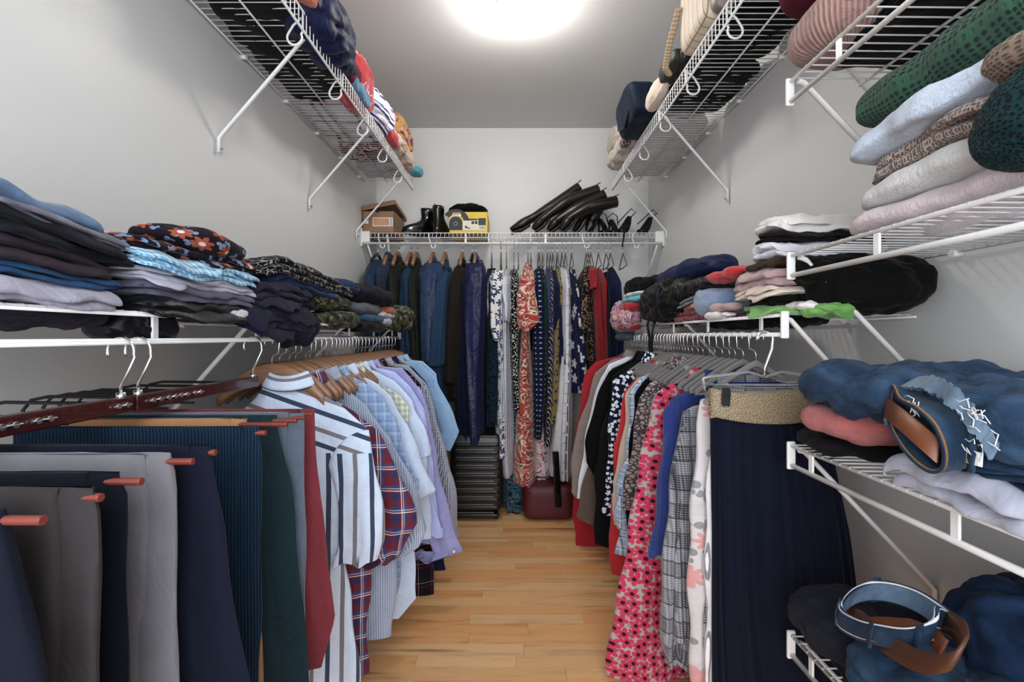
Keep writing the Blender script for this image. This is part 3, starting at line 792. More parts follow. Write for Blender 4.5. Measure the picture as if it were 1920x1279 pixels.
trousers(.607, 'charcoal navy trousers widening to the hem behind the pale grey pair', cloth('charcoal_navy', '#12172a', crease_b=.35), [(398,848),(410,930),(440,1120),(470,1279)], -.74, .30, 15)
trousers(.73, 'teal navy pinstriped trousers on the nearer hanger bar', cloth('blue_pinstripe', '#12324f', 'stripes', period=.0052, stops=[(0, C('#091a2c')), (.55, C('#153149'))]), [(487,815),(490,860),(490,1279)], -.76, .30, 16)
trousers(.835, 'dark green chinos with welt pocket at the hem end', cloth('green_chino', '#1a3038'), [(520,798),(545,900),(565,1100),(582,1230),(585,1279)], -.72, .25, 17)
trousers(.80, 'mustard tan trousers with folded top just showing', cloth('mustard_tan', '#a9764a'), [(463,795),(470,900),(492,1279)], -.74, .22, 171)
trousers(.865, 'slate grey chinos hanging just in front of the maroon pair', cloth('slate_chino', '#5e6a7c'), [(570,785),(572,900),(574,1279)], -.72, .28, 18)
trousers(.903, 'maroon chinos with turned cuffs hanging last on the bar', cloth('maroon_chino', '#7d2a35'), [(588,782),(600,930),(625,1100),(630,1160),(606,1255)], -.72, .41, 19)

# ---- right rod
m_red = cloth('bright_red_cotton', '#b01322')
m_coral = cloth('coral_red_cotton', '#d0202b')
m_taupe = cloth('greige_cotton', '#8f8078')
m_blk = cloth('black_wool', '#09090b', crease_b=.3)
m_blk2 = cloth('charcoal_black_wool', '#121316', crease_b=.3)
m_nvfl = cloth('navy_white_sprigs', '#151c3c', 'flower', scale=55, petals=4, r=.42, col=C('#c9d2ea'), rand=1.0)
m_lurex = cloth('beige_lurex', '#a08d7c', 'tweed', scale=900, col=C('#cdbcA8'))
m_ltpl = cloth('light_blue_plaid', '#8fa6c4', 'plaid', period=.04, stops=[(0, C('#8ea8ca')), (.45, C('#dfe5ec')), (.6, C('#3f5378')), (.7, C('#a9bcd4'))])
m_lace = cloth('beige_leaf_print', '#a4948c', 'cells', scale=85, w=.12, col=C('#4a4046'))
m_ltd = cloth('light_denim', '#87a0bf', 'denim', col=C('#a8bdd4'))
m_pinkf = cloth('pink_flower_print', '#a79b97', 'flower', scale=33, petals=5, r=.66, col=C('#c92a55'), rand=.55, depth=.5, eye=C('#300a18'), under=C('#8f7f78'))
m_blue = cloth('royal_blue_knit', '#1f357f', 'fuzzy', col=C('#2a4699'), sheen=.5)
m_glen = cloth('glen_plaid', '#9c9da6', 'glen', col=C('#17181f'))
m_whfl = cloth('white_floral_print', '#b9b5b7', 'flower', scale=8, petals=9, r=.24, col=C('#c98f8e'), rand=1.0, under=C('#8d8d93'))
m_navpl = cloth('navy_crepe', '#0d1428', crease_b=.25)
m_gold = cloth('gold_lurex_elastic', '#5a4a38', 'tweed', scale=420, col=C('#b09c7c'), rough=.45)
rg = [
 (2.36, 'bright red cardigan hanging last at the far end of the rod', 'cardigan', m_red, [(300,82),(220,105),(140,150),(105,185),(90,300),(65,500),(62,700),(80,800),(128,842)], None, None, None, .020, False),
 (2.27, 'greige canvas jacket with pocket hanging before the red cardigan', 'jacket', m_taupe, [(270,115),(200,140),(145,185),(110,300),(70,440),(52,620),(80,640)], None, None, None, .016, True),
 (2.215, 'white blouse edge showing between the greige jacket and the black blazer', 'blouse', cloth('cool_white_cotton', '#c9cfdc'), [(260,130),(190,155),(165,200),(125,330),(90,500),(74,634)], None, None, None, .012, False),
 (2.16, 'taupe brown trousers hanging low behind the black blazer', 'trousers', cloth('brown_taupe', '#6c5a52'), [(250,150),(200,170),(170,300),(120,500),(80,700),(130,722)], None, None, None, .014, False),
 (2.08, 'black blazer with angular sleeve end', 'blazer', m_blk, [(330,120),(260,145),(190,180),(165,240),(130,345),(108,430),(102,500),(130,545)], None, None, None, .018, True),
 (2.01, 'long black coat hanging behind the floral blouse', 'coat', m_blk2, [(330,130),(260,155),(205,195),(190,300),(160,420),(145,560),(130,800),(190,802)], None, None, None, .016, True),
 (1.94, 'navy blouse sprinkled with small white sprigs', 'blouse', m_nvfl, [(320,160),(250,185),(208,215),(200,300),(190,400),(178,560),(163,680),(185,690)], None, None, None, .015, True),
 (1.86, 'coral red long cardigan dropping lower than its neighbours', 'cardigan', m_coral, [(330,170),(300,190),(248,245),(232,330),(215,430),(208,600),(195,700),(180,755),(192,888)], None, None, None, .016, False),
 (1.79, 'beige metallic knit top with glittery threads', 'sweater', m_lurex, [(340,175),(295,205),(252,260),(243,360),(228,470),(208,570),(215,600)], .33, None, None, .013, False),
 (1.735, 'light blue plaid shirt with rolled denim cuff', 'shirt', m_ltpl, [(370,170),(310,200),(268,260),(262,380),(250,520),(228,700),(218,830)], None, [(262,420),(246,500),(212,590),(204,680),(222,735)], (.025,.05), .014, False),
 (1.675, 'black top showing only a dark shoulder between light blouses', 'blouse', m_blk, [(360,185),(320,215),(282,265),(275,340),(262,480)], .35, None, None, .012, False),
 (1.61, 'beige blouse printed all over with dark leafy line pattern', 'blouse', m_lace, [(450,180),(385,200),(330,225),(298,272),(285,350),(262,480),(245,570),(242,672)], None, None, None, .018, True),
 (1.52, 'light denim shirt with pale faded shoulder', 'shirt', m_ltd, [(480,200),(420,225),(370,250),(345,285),(325,380),(300,520),(270,680)], .28, None, None, .015, False),
 (1.43, 'long pink dress covered in bright magenta flowers', 'dress', m_pinkf, [(450,215),(400,232),(365,262),(345,300),(320,420),(300,520),(262,700),(225,940),(195,1180),(185,1279)], .02, None, None, .024, False),
 (1.335, 'royal blue knit sweater with long hanging sleeve', 'sweater', m_blue, [(525,255),(470,255),(415,275),(400,320),(395,420)], .40, [(425,272),(388,320),(375,430),(360,600),(345,830)], (.035,.030), .018, False),
 (1.255, 'black and white glen plaid blazer with turned cuff', 'blazer', m_glen, [(560,290),(500,300),(450,325),(440,400),(430,600),(425,900)], .25, [(455,322),(425,420),(405,600),(395,800),(382,960),(378,1180),(385,1215)], (.030,.040), .018, False),
 (1.19, 'white trousers printed with sparse rose and dandelion sprays', 'trousers', m_whfl, [(560,268),(515,272),(508,340),(492,500),(482,700),(478,950),(472,1279)], .02, None, None, .018, False),
]
for Y, lab, cat, m, e, hem, sl, sw, T, hascol in rg:
    hanger('velvet', X_R, Y, ROD_R, 'grey velvet hanger carrying the ' + ' '.join(lab.split()[:5]), 'grey velvet hangers on the women side rod', flip=-1)
    side_garment(1, Y, cat, lab, cat, m, r1(e), hem, T=T, sleeve=r1(sl) if sl else None, sw=sw or (.05, .05), top=ROD_R - .098 if cat != 'trousers' else None, neck=.07, col=hascol, wo_max=.26, neckx=0)
for i, Y in enumerate((1.30, 1.38, 1.47, 1.56, 1.645, 1.70, 1.76, 1.82, 1.90, 1.975, 2.045, 2.12, 2.24, 2.31, 2.42)):
    hanger('velvet', X_R, Y, ROD_R, 'bare grey velvet hanger ' + between(rg, Y), 'spare grey velvet hangers between the blouses', flip=-1, rot=random.Random(i).uniform(-.06, .06))

# front: pleated skirt on a clear clip hanger
Ysk = 1.13
t = thing('skirt', 'dark navy pleated skirt with glittering gold elastic waistband', 'skirt', (X_R, Ysk, .90))
def skirt_ring(z, xl, xr, T, n, amp, k=46, ph=0):
    th = np.linspace(0, 2 * PI, n + 1)[:-1]; ca = np.cos(th); sa = np.sin(th)
    x = (xl + xr) / 2 + (xr - xl) / 2 * np.sign(ca) * np.abs(ca) ** .9
    q = (th * k / (2 * PI) + ph + .25 * np.sin(th * 5)) % 1
    fr = np.clip(np.where(q < .72, q / .72, (1 - q) / .28), 0, 1) ** 1.5 * (.6 + .4 * np.sin(th * 9 + 1)) * .5
    y = Ysk + T * np.sign(sa) * np.abs(sa) ** .6 - np.sign(sa) * amp * fr * 2
    return np.stack([x, y, z + 0 * x], -1)
b = MB(); N = 384
zs_ = np.linspace(PZ(785, Ysk), .02, 26)
xl_ = np.interp(-zs_, [-PZ(y, Ysk) for y in (785, 1000, 1279)], [PX(x, Ysk) for x in (1332, 1336, 1334)])
xr_ = np.interp(-zs_, [-PZ(y, Ysk) for y in (785, 1000, 1279)], [PX(x, Ysk) for x in (1546, 1590, 1622)])
P = np.array([skirt_ring(z, a, c, .020 + .02 * f, N, .006 + .020 * f, k=30, ph=.5 * math.sin(4 * f)) for z, a, c, f in zip(zs_, xl_, xr_, np.linspace(0, 1, 26))])
P[..., 1] += .010 * np.sin(P[..., 0] * 22 + P[..., 2] * 3) * np.clip((.82 - P[..., 2]), 0, 1)[..., ]
UV = np.stack([P[..., 0], P[..., 2]], -1); b.grid(P, UV, close_u=True, caps=True); b.build('pleated_body', m_navpl, t)
b = MB()
zw = [PZ(y, Ysk) for y in (738, 742, 760, 786, 790)]
P = []
for z, k_ in zip(zw, (.96, 1, 1, 1, .98)):
    r_ = skirt_ring(z, PX(1330, Ysk), PX(1548, Ysk), .0245 * k_, 96, 0)
    r_[:, 2] += .012 * ((r_[:, 0] - X_R) / .12) ** 2 - .003
    P.append(r_)
P = np.array(P); b.grid(P, np.stack([P[..., 0], P[..., 2]], -1), close_u=True, caps=True); b.build('waistband', m_gold, t)
t = thing('clear_plastic_hanger', 'transparent clip hanger gripping the navy pleated skirt', 'hanger', (X_R, Ysk + .0, ROD_R))
b = MB(); hk = hook_pts(X_R - .01, Ysk, ROD_R, 1, 'x', .10); b.tube(hk, .0036, 8); b.build('hook', M_CHROME, t)
b = MB(); z0 = PZ(733, Ysk)
b.tube([(PX(1322, Ysk), Ysk, z0), (PX(1318, Ysk), Ysk, z0 + .03), (PX(1335, Ysk), Ysk, z0 + .035), (X_R - .05, Ysk, z0 + .045), (X_R - .01, Ysk, ROD_R - .10), (X_R + .03, Ysk, z0 + .045), (PX(1530, Ysk), Ysk, z0 + .035), (PX(1552, Ysk), Ysk, z0 + .03), (PX(1550, Ysk), Ysk, z0)], .0035, 8)
b.tube([(X_R - .13, Ysk, z0 + .014), (X_R + .13, Ysk, z0 + .014)], .003, 8)
b.build('shoulder_bar', M_CLEAR, t)
for px in (1352, 1536):
    b = MB(); x = PX(px, Ysk); b.obox((x, Ysk - .026, PZ(742, Ysk)), (.0085, 0, 0), (0, .004, .002), (0, -.002, .019))
    for q in range(5): b.obox((x, Ysk - .031, PZ(742, Ysk) + .016 - q * .004), (.0085, 0, 0), (0, .0015, 0), (0, 0, .0008))
    b.build('clip', plain('smoked_clip', '#2b2b2e', .25), t, False)
# items folded over the next clip hanger: blue, plaid, white waistbands
t = thing('clear_plastic_hanger', 'second transparent clip hanger just behind the skirt hanger', 'hanger', (X_R, 1.165, ROD_R))
b = MB(); b.tube(hook_pts(X_R + .012, 1.165, ROD_R, 1, 'x', .10), .002, 8); b.build('hook', M_CHROME, t)
b = MB(); b.tube([(X_R + .012, 1.165, ROD_R - .10), (X_R + .05, 1.165, ROD_R - .115), (X_R + .17, 1.165, ROD_R - .118), (X_R + .20, 1.165, ROD_R - .14)], .003, 8); b.tube([(X_R - .15, 1.165, ROD_R - .12), (X_R + .17, 1.165, ROD_R - .15)], .003, 8); b.build('shoulder_bar', M_CLEAR, t)
for i, (lab, Y, zt_, m, a, c) in enumerate((('white trousers waistband showing above the gold skirt band', 1.155, PZ(742, 1.13), cloth('white_waist', '#cfcfd4', 'stripes', period=.012, stops=[(0, C('#d4d4d8')), (.8, C('#8c8c98'))]), .46, .735),
                            ('glen plaid skirt hanging directly behind the navy pleated one', 1.175, PZ(730, 1.13), m_glen, .47, .80),
                            ('royal blue skirt whose top edge lies behind the plaid one', 1.20, PZ(722, 1.13), cloth('cobalt_cotton', '#15246a'), .50, .79))):
    zz_ = np.concatenate([np.linspace(zt_, zt_ - .03, 4), np.linspace(zt_ - .04, .18 + .1 * i, 18)])
    w_ = (c - a) / 2 * np.interp(zt_ - zz_, [0, .7], [.82, 1.0])
    b = MB(); body_loft(b, zz_, (a + c) / 2, w_, w_, 1, Y, .008 + .008 * np.clip((zt_ - zz_) * 4, 0, 1), 400 + i, .003, 64)
    o = b.build('skirt' if i else 'trousers', m); tag(o, lab, 'skirt' if i else 'trousers')
# ------------------------------------------------------------------ back rod: coats and dresses, seen edge on
YR = YS
def c7(cx, cy): return 740 + cx / 2.285, 440 + cy / 2.285
YF = 2.66
def back_garment(name, label, cat, mat, prof, sleeve=None, hw=.20, seed=None, hang=None, ef=.012, Yoff=0, rip=.006, col=False, group=None, slope=.11):
    """prof: [(cy, cxl, cxr)] in the crop of the back rod; gives the front edge at distance YF+Yoff"""
    Y = YF + Yoff
    z = np.array([PZ(440 + p[0] / 2.285, Y) for p in prof])
    xl = np.array([PX(740 + p[1] / 2.285, Y) for p in prof]); xr = np.array([PX(740 + p[2] / 2.285, Y) for p in prof])
    seed = seed or int(abs(prof[0][1]) * 7 + prof[0][0]) + 1
    zs = np.concatenate([np.linspace(z[0], z[0] - .13, 10), np.linspace(z[0] - .14, z[-1], 36)])
    L = np.interp(-zs, -z, xl); R = np.interp(-zs, -z, xr)
    w = np.interp(z[0] - zs, [0, .02, slope, .3, 2], [.04, .08, hw, hw, hw])
    t = thing(name, label, cat, ((L[0] + R[0]) / 2, YR, z[0]), group)
    wi = np.minimum(w, YR - Y)
    b = MB(); body_loft(b, zs, YR, wi, wi, -1, (L + R) / 2, (R - L) / 2, seed, rip, 56, axis='y', ef=ef, edge=.006)
    b.build('body', mat, t)
    if sleeve:
        z2 = np.array([PZ(440 + p[0] / 2.285, Y - .03) for p in sleeve]); l2 = np.array([PX(740 + p[1] / 2.285, Y - .03) for p in sleeve]); r2 = np.array([PX(740 + p[2] / 2.285, Y - .03) for p in sleeve])
        zl = np.linspace(z2[0], z2[-1], 30)
        l = np.interp(-zl, -z2, l2); r = np.interp(-zl, -z2, r2)
        w = .055 * np.clip(.3 + np.linspace(0, 1, 30) * 5, 0, 1)
        cy_ = np.interp(np.linspace(0, 1, 30), [0, .2, 1], [Y + .08, Y + .045, Y + .03])
        b = MB(); body_loft(b, zl, cy_, w, w, -1, (l + r) / 2, (r - l) / 2, seed + 3, .004, 36, axis='y', ef=.006, edge=.006)
        b.build('sleeve', mat, t)
    if col: collar(t, mat, (L[0] + R[0]) / 2, YR - .02, z[0] - .012, rx=.055, ry=.022, axis='y')
    if hang:
        hanger(hang, (L[0] + R[0]) / 2 if len(prof[0]) < 4 else PX(740 + prof[0][3] / 2.285, YR), YR, ZR + .002, {'wood': 'pale wooden', 'velvet': 'grey velvet', 'black': 'black plastic'}[hang] + ' hanger holding the ' + ' '.join(label.split()[:6]), 'hangers along the back rod', axis='y', drop=.062)
    return t
m_teal = cloth('teal_blue_nylon', '#1d3b56', rough=.5)
m_steel = cloth('steel_blue_twill', '#24405e', crease_b=.4)
m_slatec = cloth('slate_navy_shell', '#293d60', rough=.38, spec=.5, crease_b=.8)
m_wool = cloth('brown_black_wool', '#17140f', 'tweed', scale=500, col=C('#29241c'))
m_gbag = cloth('navy_coated_nylon', '#1f2450', rough=.35, spec=.5, crease_b=.7)
m_olive = cloth('dark_olive_waxed', '#1e211b', rough=.5)
m_pet = cloth('petrol_ink_leaves', '#0b1526', 'leaf', scale=26, dist=3, stops=[(0, C('#07101d')), (.46, C('#12364e')), (.54, C('#0a1426')), (.64, C('#15425c')), (.69, C('#07101d'))])
m_bfl = cloth('white_blue_flowers', '#c4c1bf', 'flower', scale=24, petals=5, r=.52, col=C('#1f3560'), rand=.9, depth=.85)
m_tick = cloth('grey_blue_ticking', '#aab0bd', 'stripes', period=.021, stops=[(0, C('#b9bcc4')), (.42, C('#2f3f66')), (.60, C('#b9bcc4')), (.78, C('#56648a')), (.86, C('#b9bcc4'))])
m_spk = cloth('black_white_speckles', '#101013', 'dots', scale=72, r=.27, rand=1.0, col=C('#b9b9b4'))
m_pais = cloth('red_paisley_patchwork', '#b5402f', 'multi', scale=7, stops=[(0, C('#a92b20')), (.22, C('#c9a294')), (.36, C('#1b1618')), (.42, C('#b63a28')), (.62, C('#c47f72')), (.74, C('#cdbcae')), (.86, C('#7c5a30'))])
m_polka = cloth('navy_polka_dots', '#111a3a', 'dots', scale=34, r=.13, col=C('#aab0c2'))
m_cream = cloth('cream_cotton', '#b3aba1')
m_grn = cloth('bottle_green_cotton', '#173a33')
m_cob = cloth('cobalt_satin', '#112c80', rough=.5)
m_diag = cloth('navy_gold_diagonals', '#171f42', 'stripes', period=.045, diag=.8, stops=[(0, C('#151c3e')), (.35, C('#c2c2c4')), (.45, C('#151c3e')), (.7, C('#a98340')), (.85, C('#151c3e'))])
m_nvp = cloth('plain_navy_crepe', '#161d43', crease_b=.25)
m_must = cloth('mustard_black_spots', '#9a7f1a', 'flower', scale=30, petals=3, r=.36, col=C('#191511'), rand=.85)
m_wgrid = cloth('white_line_grid', '#b9bac2', 'grid', pu=.2, pv=.055, w=.04, col=C('#383844'), gap=.42)
m_wlin = cloth('soft_white_linen', '#b5b3b6')
m_nvbf = cloth('navy_white_blooms', '#141d48', 'flower', scale=11, petals=5, r=.34, col=C('#b9b6b8'), rand=1, depth=.6)
m_bkfl = cloth('black_tan_foliage', '#151213', 'leaf', scale=42, dist=1.5, stops=[(0, C('#121012')), (.56, C('#94735a')), (.63, C('#151213')), (.70, C('#4f3a34'))])
m_dred = cloth('deep_red_crepe', '#9c0f20', crease_b=.3)
m_dnav = cloth('inky_navy_jersey', '#0f1531')
m_tropic = cloth('teal_purple_leaves', '#20606a', 'leaf', scale=18, dist=3, stops=[(0, C('#15171f')), (.42, C('#2b7580')), (.52, C('#1b1b26')), (.58, C('#7d6aa0')), (.64, C('#1f5f6a'))])
BG = [
 ('jacket', 'teal blue jacket at the far left end of the back rod', 'jacket', m_teal, [(85,-140,-95),(130,-150,-88),(250,-150,-85),(600,-150,-80)], None, 'black'),
 ('jacket', 'dark slate jacket with orange chest print beside the teal one', 'jacket', cloth('dark_slate_fleece', '#2c3a4c'), [(75,-80,-45),(120,-98,-30),(250,-100,-30),(600,-95,-30)], None, 'wood'),
 ('jacket', 'black zipped rain jacket between two blue jackets', 'jacket', m_olive, [(85,-40,-5),(120,-45,12),(300,-45,14),(700,-40,10)], None, 'wood'),
 ('jacket', 'petrol blue softshell jacket hanging behind the olive coat', 'jacket', m_teal, [(98,22,50),(140,14,70),(300,10,80),(560,15,95)], None, 'wood'),
 ('coat', 'dark olive waxed coat with cord zipper', 'coat', m_olive, [(95,50,78),(150,42,92),(300,42,100),(640,30,110)], None, 'wood'),
 ('jacket', 'shiny slate blue shell coat with broad creased sleeve', 'coat', m_slatec, [(92,115,165),(130,95,188),(230,92,192),(400,95,185),(560,105,165)], [(110,118,186),(170,96,192),(300,98,190),(450,104,160),(545,110,150)], 'wood'),
 ('coat', 'long steel blue twill coat beside the black wool coat', 'coat', m_steel, [(115,175,215),(160,165,226),(300,152,224),(500,130,222),(730,120,232)], [(150,170,226),(250,160,224),(400,145,222),(560,126,210)], 'wood'),
 ('coat', 'brown black wool overcoat left of the navy garment', 'coat', m_wool, [(98,262,285),(130,240,295),(200,228,300),(400,218,300),(600,215,304),(702,222,308)], [(130,244,290),(200,230,296),(400,218,280),(640,216,262)], 'wood'),
 ('coat', 'long dark navy coat whose hem hangs below the wool overcoat', 'coat', m_dnav, [(120,270,300),(300,262,305),(600,250,315),(970,243,335)], None, None),
 ('coat', 'glossy navy blue long raincoat hanging to the suitcase top', 'coat', m_gbag, [(82,312,360),(120,300,375),(250,284,384),(500,288,382),(800,300,378),(930,325,372)], [(110,305,372),(200,285,384),(400,284,378),(620,300,365),(905,322,358)], 'wood'),
 ('dress', 'dark petrol leaf patterned dress right of the navy raincoat', 'dress', m_pet, [(125,392,425),(170,385,432),(350,378,444),(600,375,446),(822,380,440)], None, 'velvet'),
 ('dress', 'white dress with dark blue flower sprays and puffed sleeve', 'dress', m_bfl, [(135,430,470),(200,425,470),(500,430,475),(800,428,470),(968,424,468)], [(142,420,465),(200,402,468),(300,398,462),(400,402,466),(452,424,455)], 'velvet'),
 ('dress', 'grey blue striped long shirt dress beside the blue flower dress', 'dress', m_tick, [(125,462,492),(180,450,498),(300,450,496),(500,455,500),(700,450,505),(900,445,505),(1045,470,505)], [(165,455,495),(240,452,494),(300,464,496),(372,468,488)], 'velvet'),
 ('dress', 'black dress densely speckled with white', 'dress', m_spk, [(130,498,525),(170,485,532),(300,480,535),(500,490,530),(770,508,540)], None, 'velvet'),
 ('dress', 'tall red and cream paisley patchwork maxi dress', 'dress', m_pais, [(98,562,592),(140,550,595),(250,538,590),(420,540,580),(600,530,590),(800,520,598),(1000,512,600),(1086,512,600)], [(150,545,590),(250,530,598),(340,528,612),(372,530,618),(408,540,580)], 'velvet'),
 ('blouse', 'cream sleeveless blouse tucked beside the paisley dress', 'blouse', m_cream, [(125,580,600),(160,576,604),(250,578,604),(320,584,600)], None, 'velvet'),
 ('dress', 'navy dress with tiny white polka dots', 'dress', m_polka, [(125,608,640),(170,596,655),(300,590,665),(500,592,668),(700,600,660),(882,602,640)], None, 'velvet'),
 ('dress', 'bottle green dress almost hidden by the polka dot dress', 'dress', m_grn, [(130,638,652),(250,640,662),(600,650,670)], None, 'velvet'),
 ('dress', 'cobalt blue satin dress behind the navy sheath', 'dress', m_cob, [(128,658,676),(250,660,682),(520,662,690)], None, 'velvet'),
 ('dress', 'navy dress with gold and white diagonal stripes', 'dress', m_diag, [(130,672,688),(200,666,690),(400,660,690),(700,655,690),(908,650,680)], None, 'velvet'),
 ('dress', 'mustard yellow dress with black spots hanging behind the navy sheath', 'dress', m_must, [(125,706,722),(250,704,726),(520,680,712),(700,668,710),(820,664,706)], None, 'velvet'),
 ('dress', 'plain navy sheath dress in front of the mustard spots', 'dress', m_nvp, [(130,685,702),(200,678,715),(350,680,728),(555,700,744)], None, 'velvet', -.02),
 ('dress', 'soft white linen skirt dress flaring left of the grid dress', 'dress', m_wlin, [(120,722,745),(250,718,745),(500,718,740),(700,698,740),(900,672,730),(1036,658,725)], None, 'velvet'),
 ('dress', 'white crinkled dress with thin dark line grid', 'dress', m_wgrid, [(125,738,765),(250,735,768),(500,738,768),(800,720,770),(1060,708,766)], None, 'velvet', -.015),
 ('dress', 'navy dress with large white blooms', 'dress', m_nvbf, [(130,766,790),(250,765,800),(450,765,815),(690,768,826)], None, 'velvet'),
 ('blouse', 'black blouse covered with tan foliage print', 'blouse', m_bkfl, [(120,832,860),(170,810,862),(300,802,862),(540,815,860)], [(150,812,850),(300,803,845),(420,803,850)], 'velvet'),
 ('dress', 'deep red wrap dress with flutter sleeve', 'dress', m_dred, [(118,852,882),(160,842,888),(200,838,890),(400,858,900),(600,860,920),(800,860,925)], [(130,848,876),(200,838,872),(230,842,870)], 'velvet'),
 ('dress', 'second deep red dress just right of the flutter sleeve one', 'dress', m_dred, [(130,890,905),(200,885,915),(400,890,920),(700,895,930)], None, 'velvet', .03),
 ('dress', 'inky navy strappy dress beside the folded shirts pile', 'dress', m_dnav, [(140,930,945),(200,918,950),(400,915,955),(800,915,965)], None, 'velvet'),
 ('dress', 'second navy dress nearest the right wall on the back rod', 'dress', m_nvp, [(120,950,965),(180,942,985),(400,940,1000),(900,935,1000)], None, 'velvet'),
 ('dress', 'teal and purple leaf print dress whose hem shows near the floor', 'dress', m_tropic, [(400,468,520),(900,455,550),(1040,458,555),(1195,462,548)], None, None, .12),
 ('dress', 'pale pink ruffled dress hem above the red case', 'dress', cloth('pink_white_ruffle', '#b98f92', 'multi', scale=9, stops=[(0, C('#b8a8aa')), (.4, C('#a2303c')), (.55, C('#c2b2b4'))]), [(500,590,640),(900,598,650),(1065,590,665)], None, None, .10),
 ('dress', 'black dress hanging low between suitcase and paisley dress', 'dress', m_blk, [(300,380,430),(700,372,430),(860,370,440)], None, None, .06),
]
for g in BG:
    nm, lab, cat, m, pr, sl, hg = g[:7]
    back_garment(nm, lab, cat, m, pr, sl, hang=hg, Yoff=g[7] if len(g) > 7 else 0, col=hg == 'wood' and cat != 'dress', seed=None)
for px, nb in ((886, 'over the glossy navy raincoat'), (940, 'above the striped shirt dress'), (972, 'above the speckled dress'), (1012, 'over the polka dot dress'), (1045, 'over the mustard spotted dress'), (1103, 'over the white bloom dress'), (1168, 'over the inky navy dress')):
    hanger('velvet' if px > 930 else 'black', PX(px, YR), YR, ZR + .002, 'spare thin hanger with chrome hook ' + nb, 'spare hangers along the back rod', axis='y', drop=.062)
# orange motif on the dark slate jacket
Tt = plain('orange_print', '#b36420', .7)
# ------------------------------------------------------------------ luggage on the floor
def rbox(mb, x0, x1, y0, y1, z0, z1, p=6, n=40, m=22):
    """rounded box as a superellipsoid"""
    u = np.linspace(0, 2 * PI, n + 1)[:-1]; v = np.linspace(-PI / 2, PI / 2, m)
    f = lambda q, e: np.sign(q) * np.abs(q) ** e
    e = 2 / p
    P = np.zeros((m, n, 3))
    cv, sv = f(np.cos(v), e), f(np.sin(v), e)
    P[..., 0] = (x0 + x1) / 2 + (x1 - x0) / 2 * cv[:, None] * f(np.cos(u), e)[None]
    P[..., 1] = (y0 + y1) / 2 + (y1 - y0) / 2 * cv[:, None] * f(np.sin(u), e)[None]
    P[..., 2] = (z0 + z1) / 2 + (z1 - z0) / 2 * sv[:, None]
    mb.grid(P, None, close_u=True)
m_shell = plain('black_polycarbonate', '#141517', .35)
t = thing('suitcase', 'black ribbed hard shell cabin suitcase standing on the floor', 'suitcase', (PX(890, 2.66), 2.77, 0))
x0, x1 = PX(842, 2.66), PX(943, 2.66)
b = MB(); rbox(b, x0, x1, 2.665, 2.87, .045, .485, 9); b.build('shell', m_shell, t)
for i in range(10):
    z = PZ(440 + (888 + i * 33.8) / 2.285, 2.66)
    b = MB(); b.obox(((x0 + x1) / 2 - .005, 2.664, z), ((x1 - x0) / 2 - .045, 0, 0), (0, .0025, 0), (0, 0, .0016)); b.build('rib_line', plain('light_grey_metal', '#8d8f92', .35, 1), t, False)  # thin light grey metallic line above each rib
    b = MB(); rbox(b, x0 + .02, x1 - .02, 2.658, 2.68, z - .030, z - .006, 5, 20, 8); b.build('rib', m_shell, t)
for xx in (x0 + .04, x1 - .04):
    b = MB(); b.tube([(xx - .012, 2.70, .024), (xx + .012, 2.70, .024)], .022, 16); b.build('wheel', M_BLACKPL, t)
    b = MB(); b.tube([(xx - .012, 2.84, .024), (xx + .012, 2.84, .024)], .022, 16); b.build('wheel', M_BLACKPL, t)
b = MB(); b.tube([((x0 + x1) / 2 - .02, 2.76, .48), ((x0 + x1) / 2 - .015, 2.76, .505), ((x0 + x1) / 2 + .10, 2.76, .505), ((x0 + x1) / 2 + .105, 2.76, .48)], .009, 8, .6); b.build('carry_handle', plain('grey_handle', '#5c5e60', .4), t)
t = thing('suitcase', 'small burgundy soft case lying low under the dresses', 'suitcase', (PX(1028, 2.63), 2.8, 0))
b = MB(); rbox(b, PX(981, 2.63), PX(1078, 2.63), 2.64, 2.93, .004, .205, 6); b.build('shell', plain('burgundy_nylon', '#5f0f1f', .55, bump=(300, .2, .001)), t)
b = MB(); b.tube([(PX(990, 2.63), 2.645, .165), (PX(1070, 2.63), 2.645, .165)], .0022, 6); b.build('zipper', M_BLACKPL, t)
b = MB(); b.tube([(PX(1005, 2.63), 2.75, .20), (PX(1008, 2.63), 2.75, .222), (PX(1040, 2.63), 2.75, .222), (PX(1043, 2.63), 2.75, .20)], .006, 8); b.build('carry_handle', M_BLACKPL, t)
b = MB(); x = PX(1045, 2.6); b.ribbon([(x - .008, 2.63, .40), (x - .004, 2.61, .30), (x, 2.605, .22), (x + .008, 2.608, .10)], (.036, 0, 0), .003)
o = b.build('strap', M_BLACKPL); tag(o, 'flat black webbing strap dangling in front of the burgundy case', 'strap')

# ------------------------------------------------------------------ things on the back shelf
ZT = ZS + .004
def text(parent, s, loc, size, mat, rot=(PI / 2, 0, 0), name='printed_text'):
    cu = bpy.data.curves.new(name, 'FONT'); cu.body = s; cu.size = size; cu.extrude = .0003; 
    tmp = bpy.data.objects.new('tmp', cu); COL.objects.link(tmp); bpy.context.view_layer.update()
    me = bpy.data.meshes.new_from_object(tmp.evaluated_get(bpy.context.evaluated_depsgraph_get())); me.name = name
    bpy.data.objects.remove(tmp); bpy.data.curves.remove(cu); me.materials.clear(); me.materials.append(mat)
    o = bpy.data.objects.new(name, me); COL.objects.link(o); o.rotation_euler = rot
    if parent: o.parent = parent; loc = tuple(np.array(loc) - np.array(parent.location))
    o.location = loc
    return o
def decal(parent, name, mat, x0, x1, z0, z1, y, th=.0008):
    b = MB(); b.box(x0, x1, y - th, y, z0, z1); return b.build(name, mat, parent, False)
m_ink = plain('black_ink', '#151515', .6); m_paper = plain('white_paper', '#d9d9d6', .6)
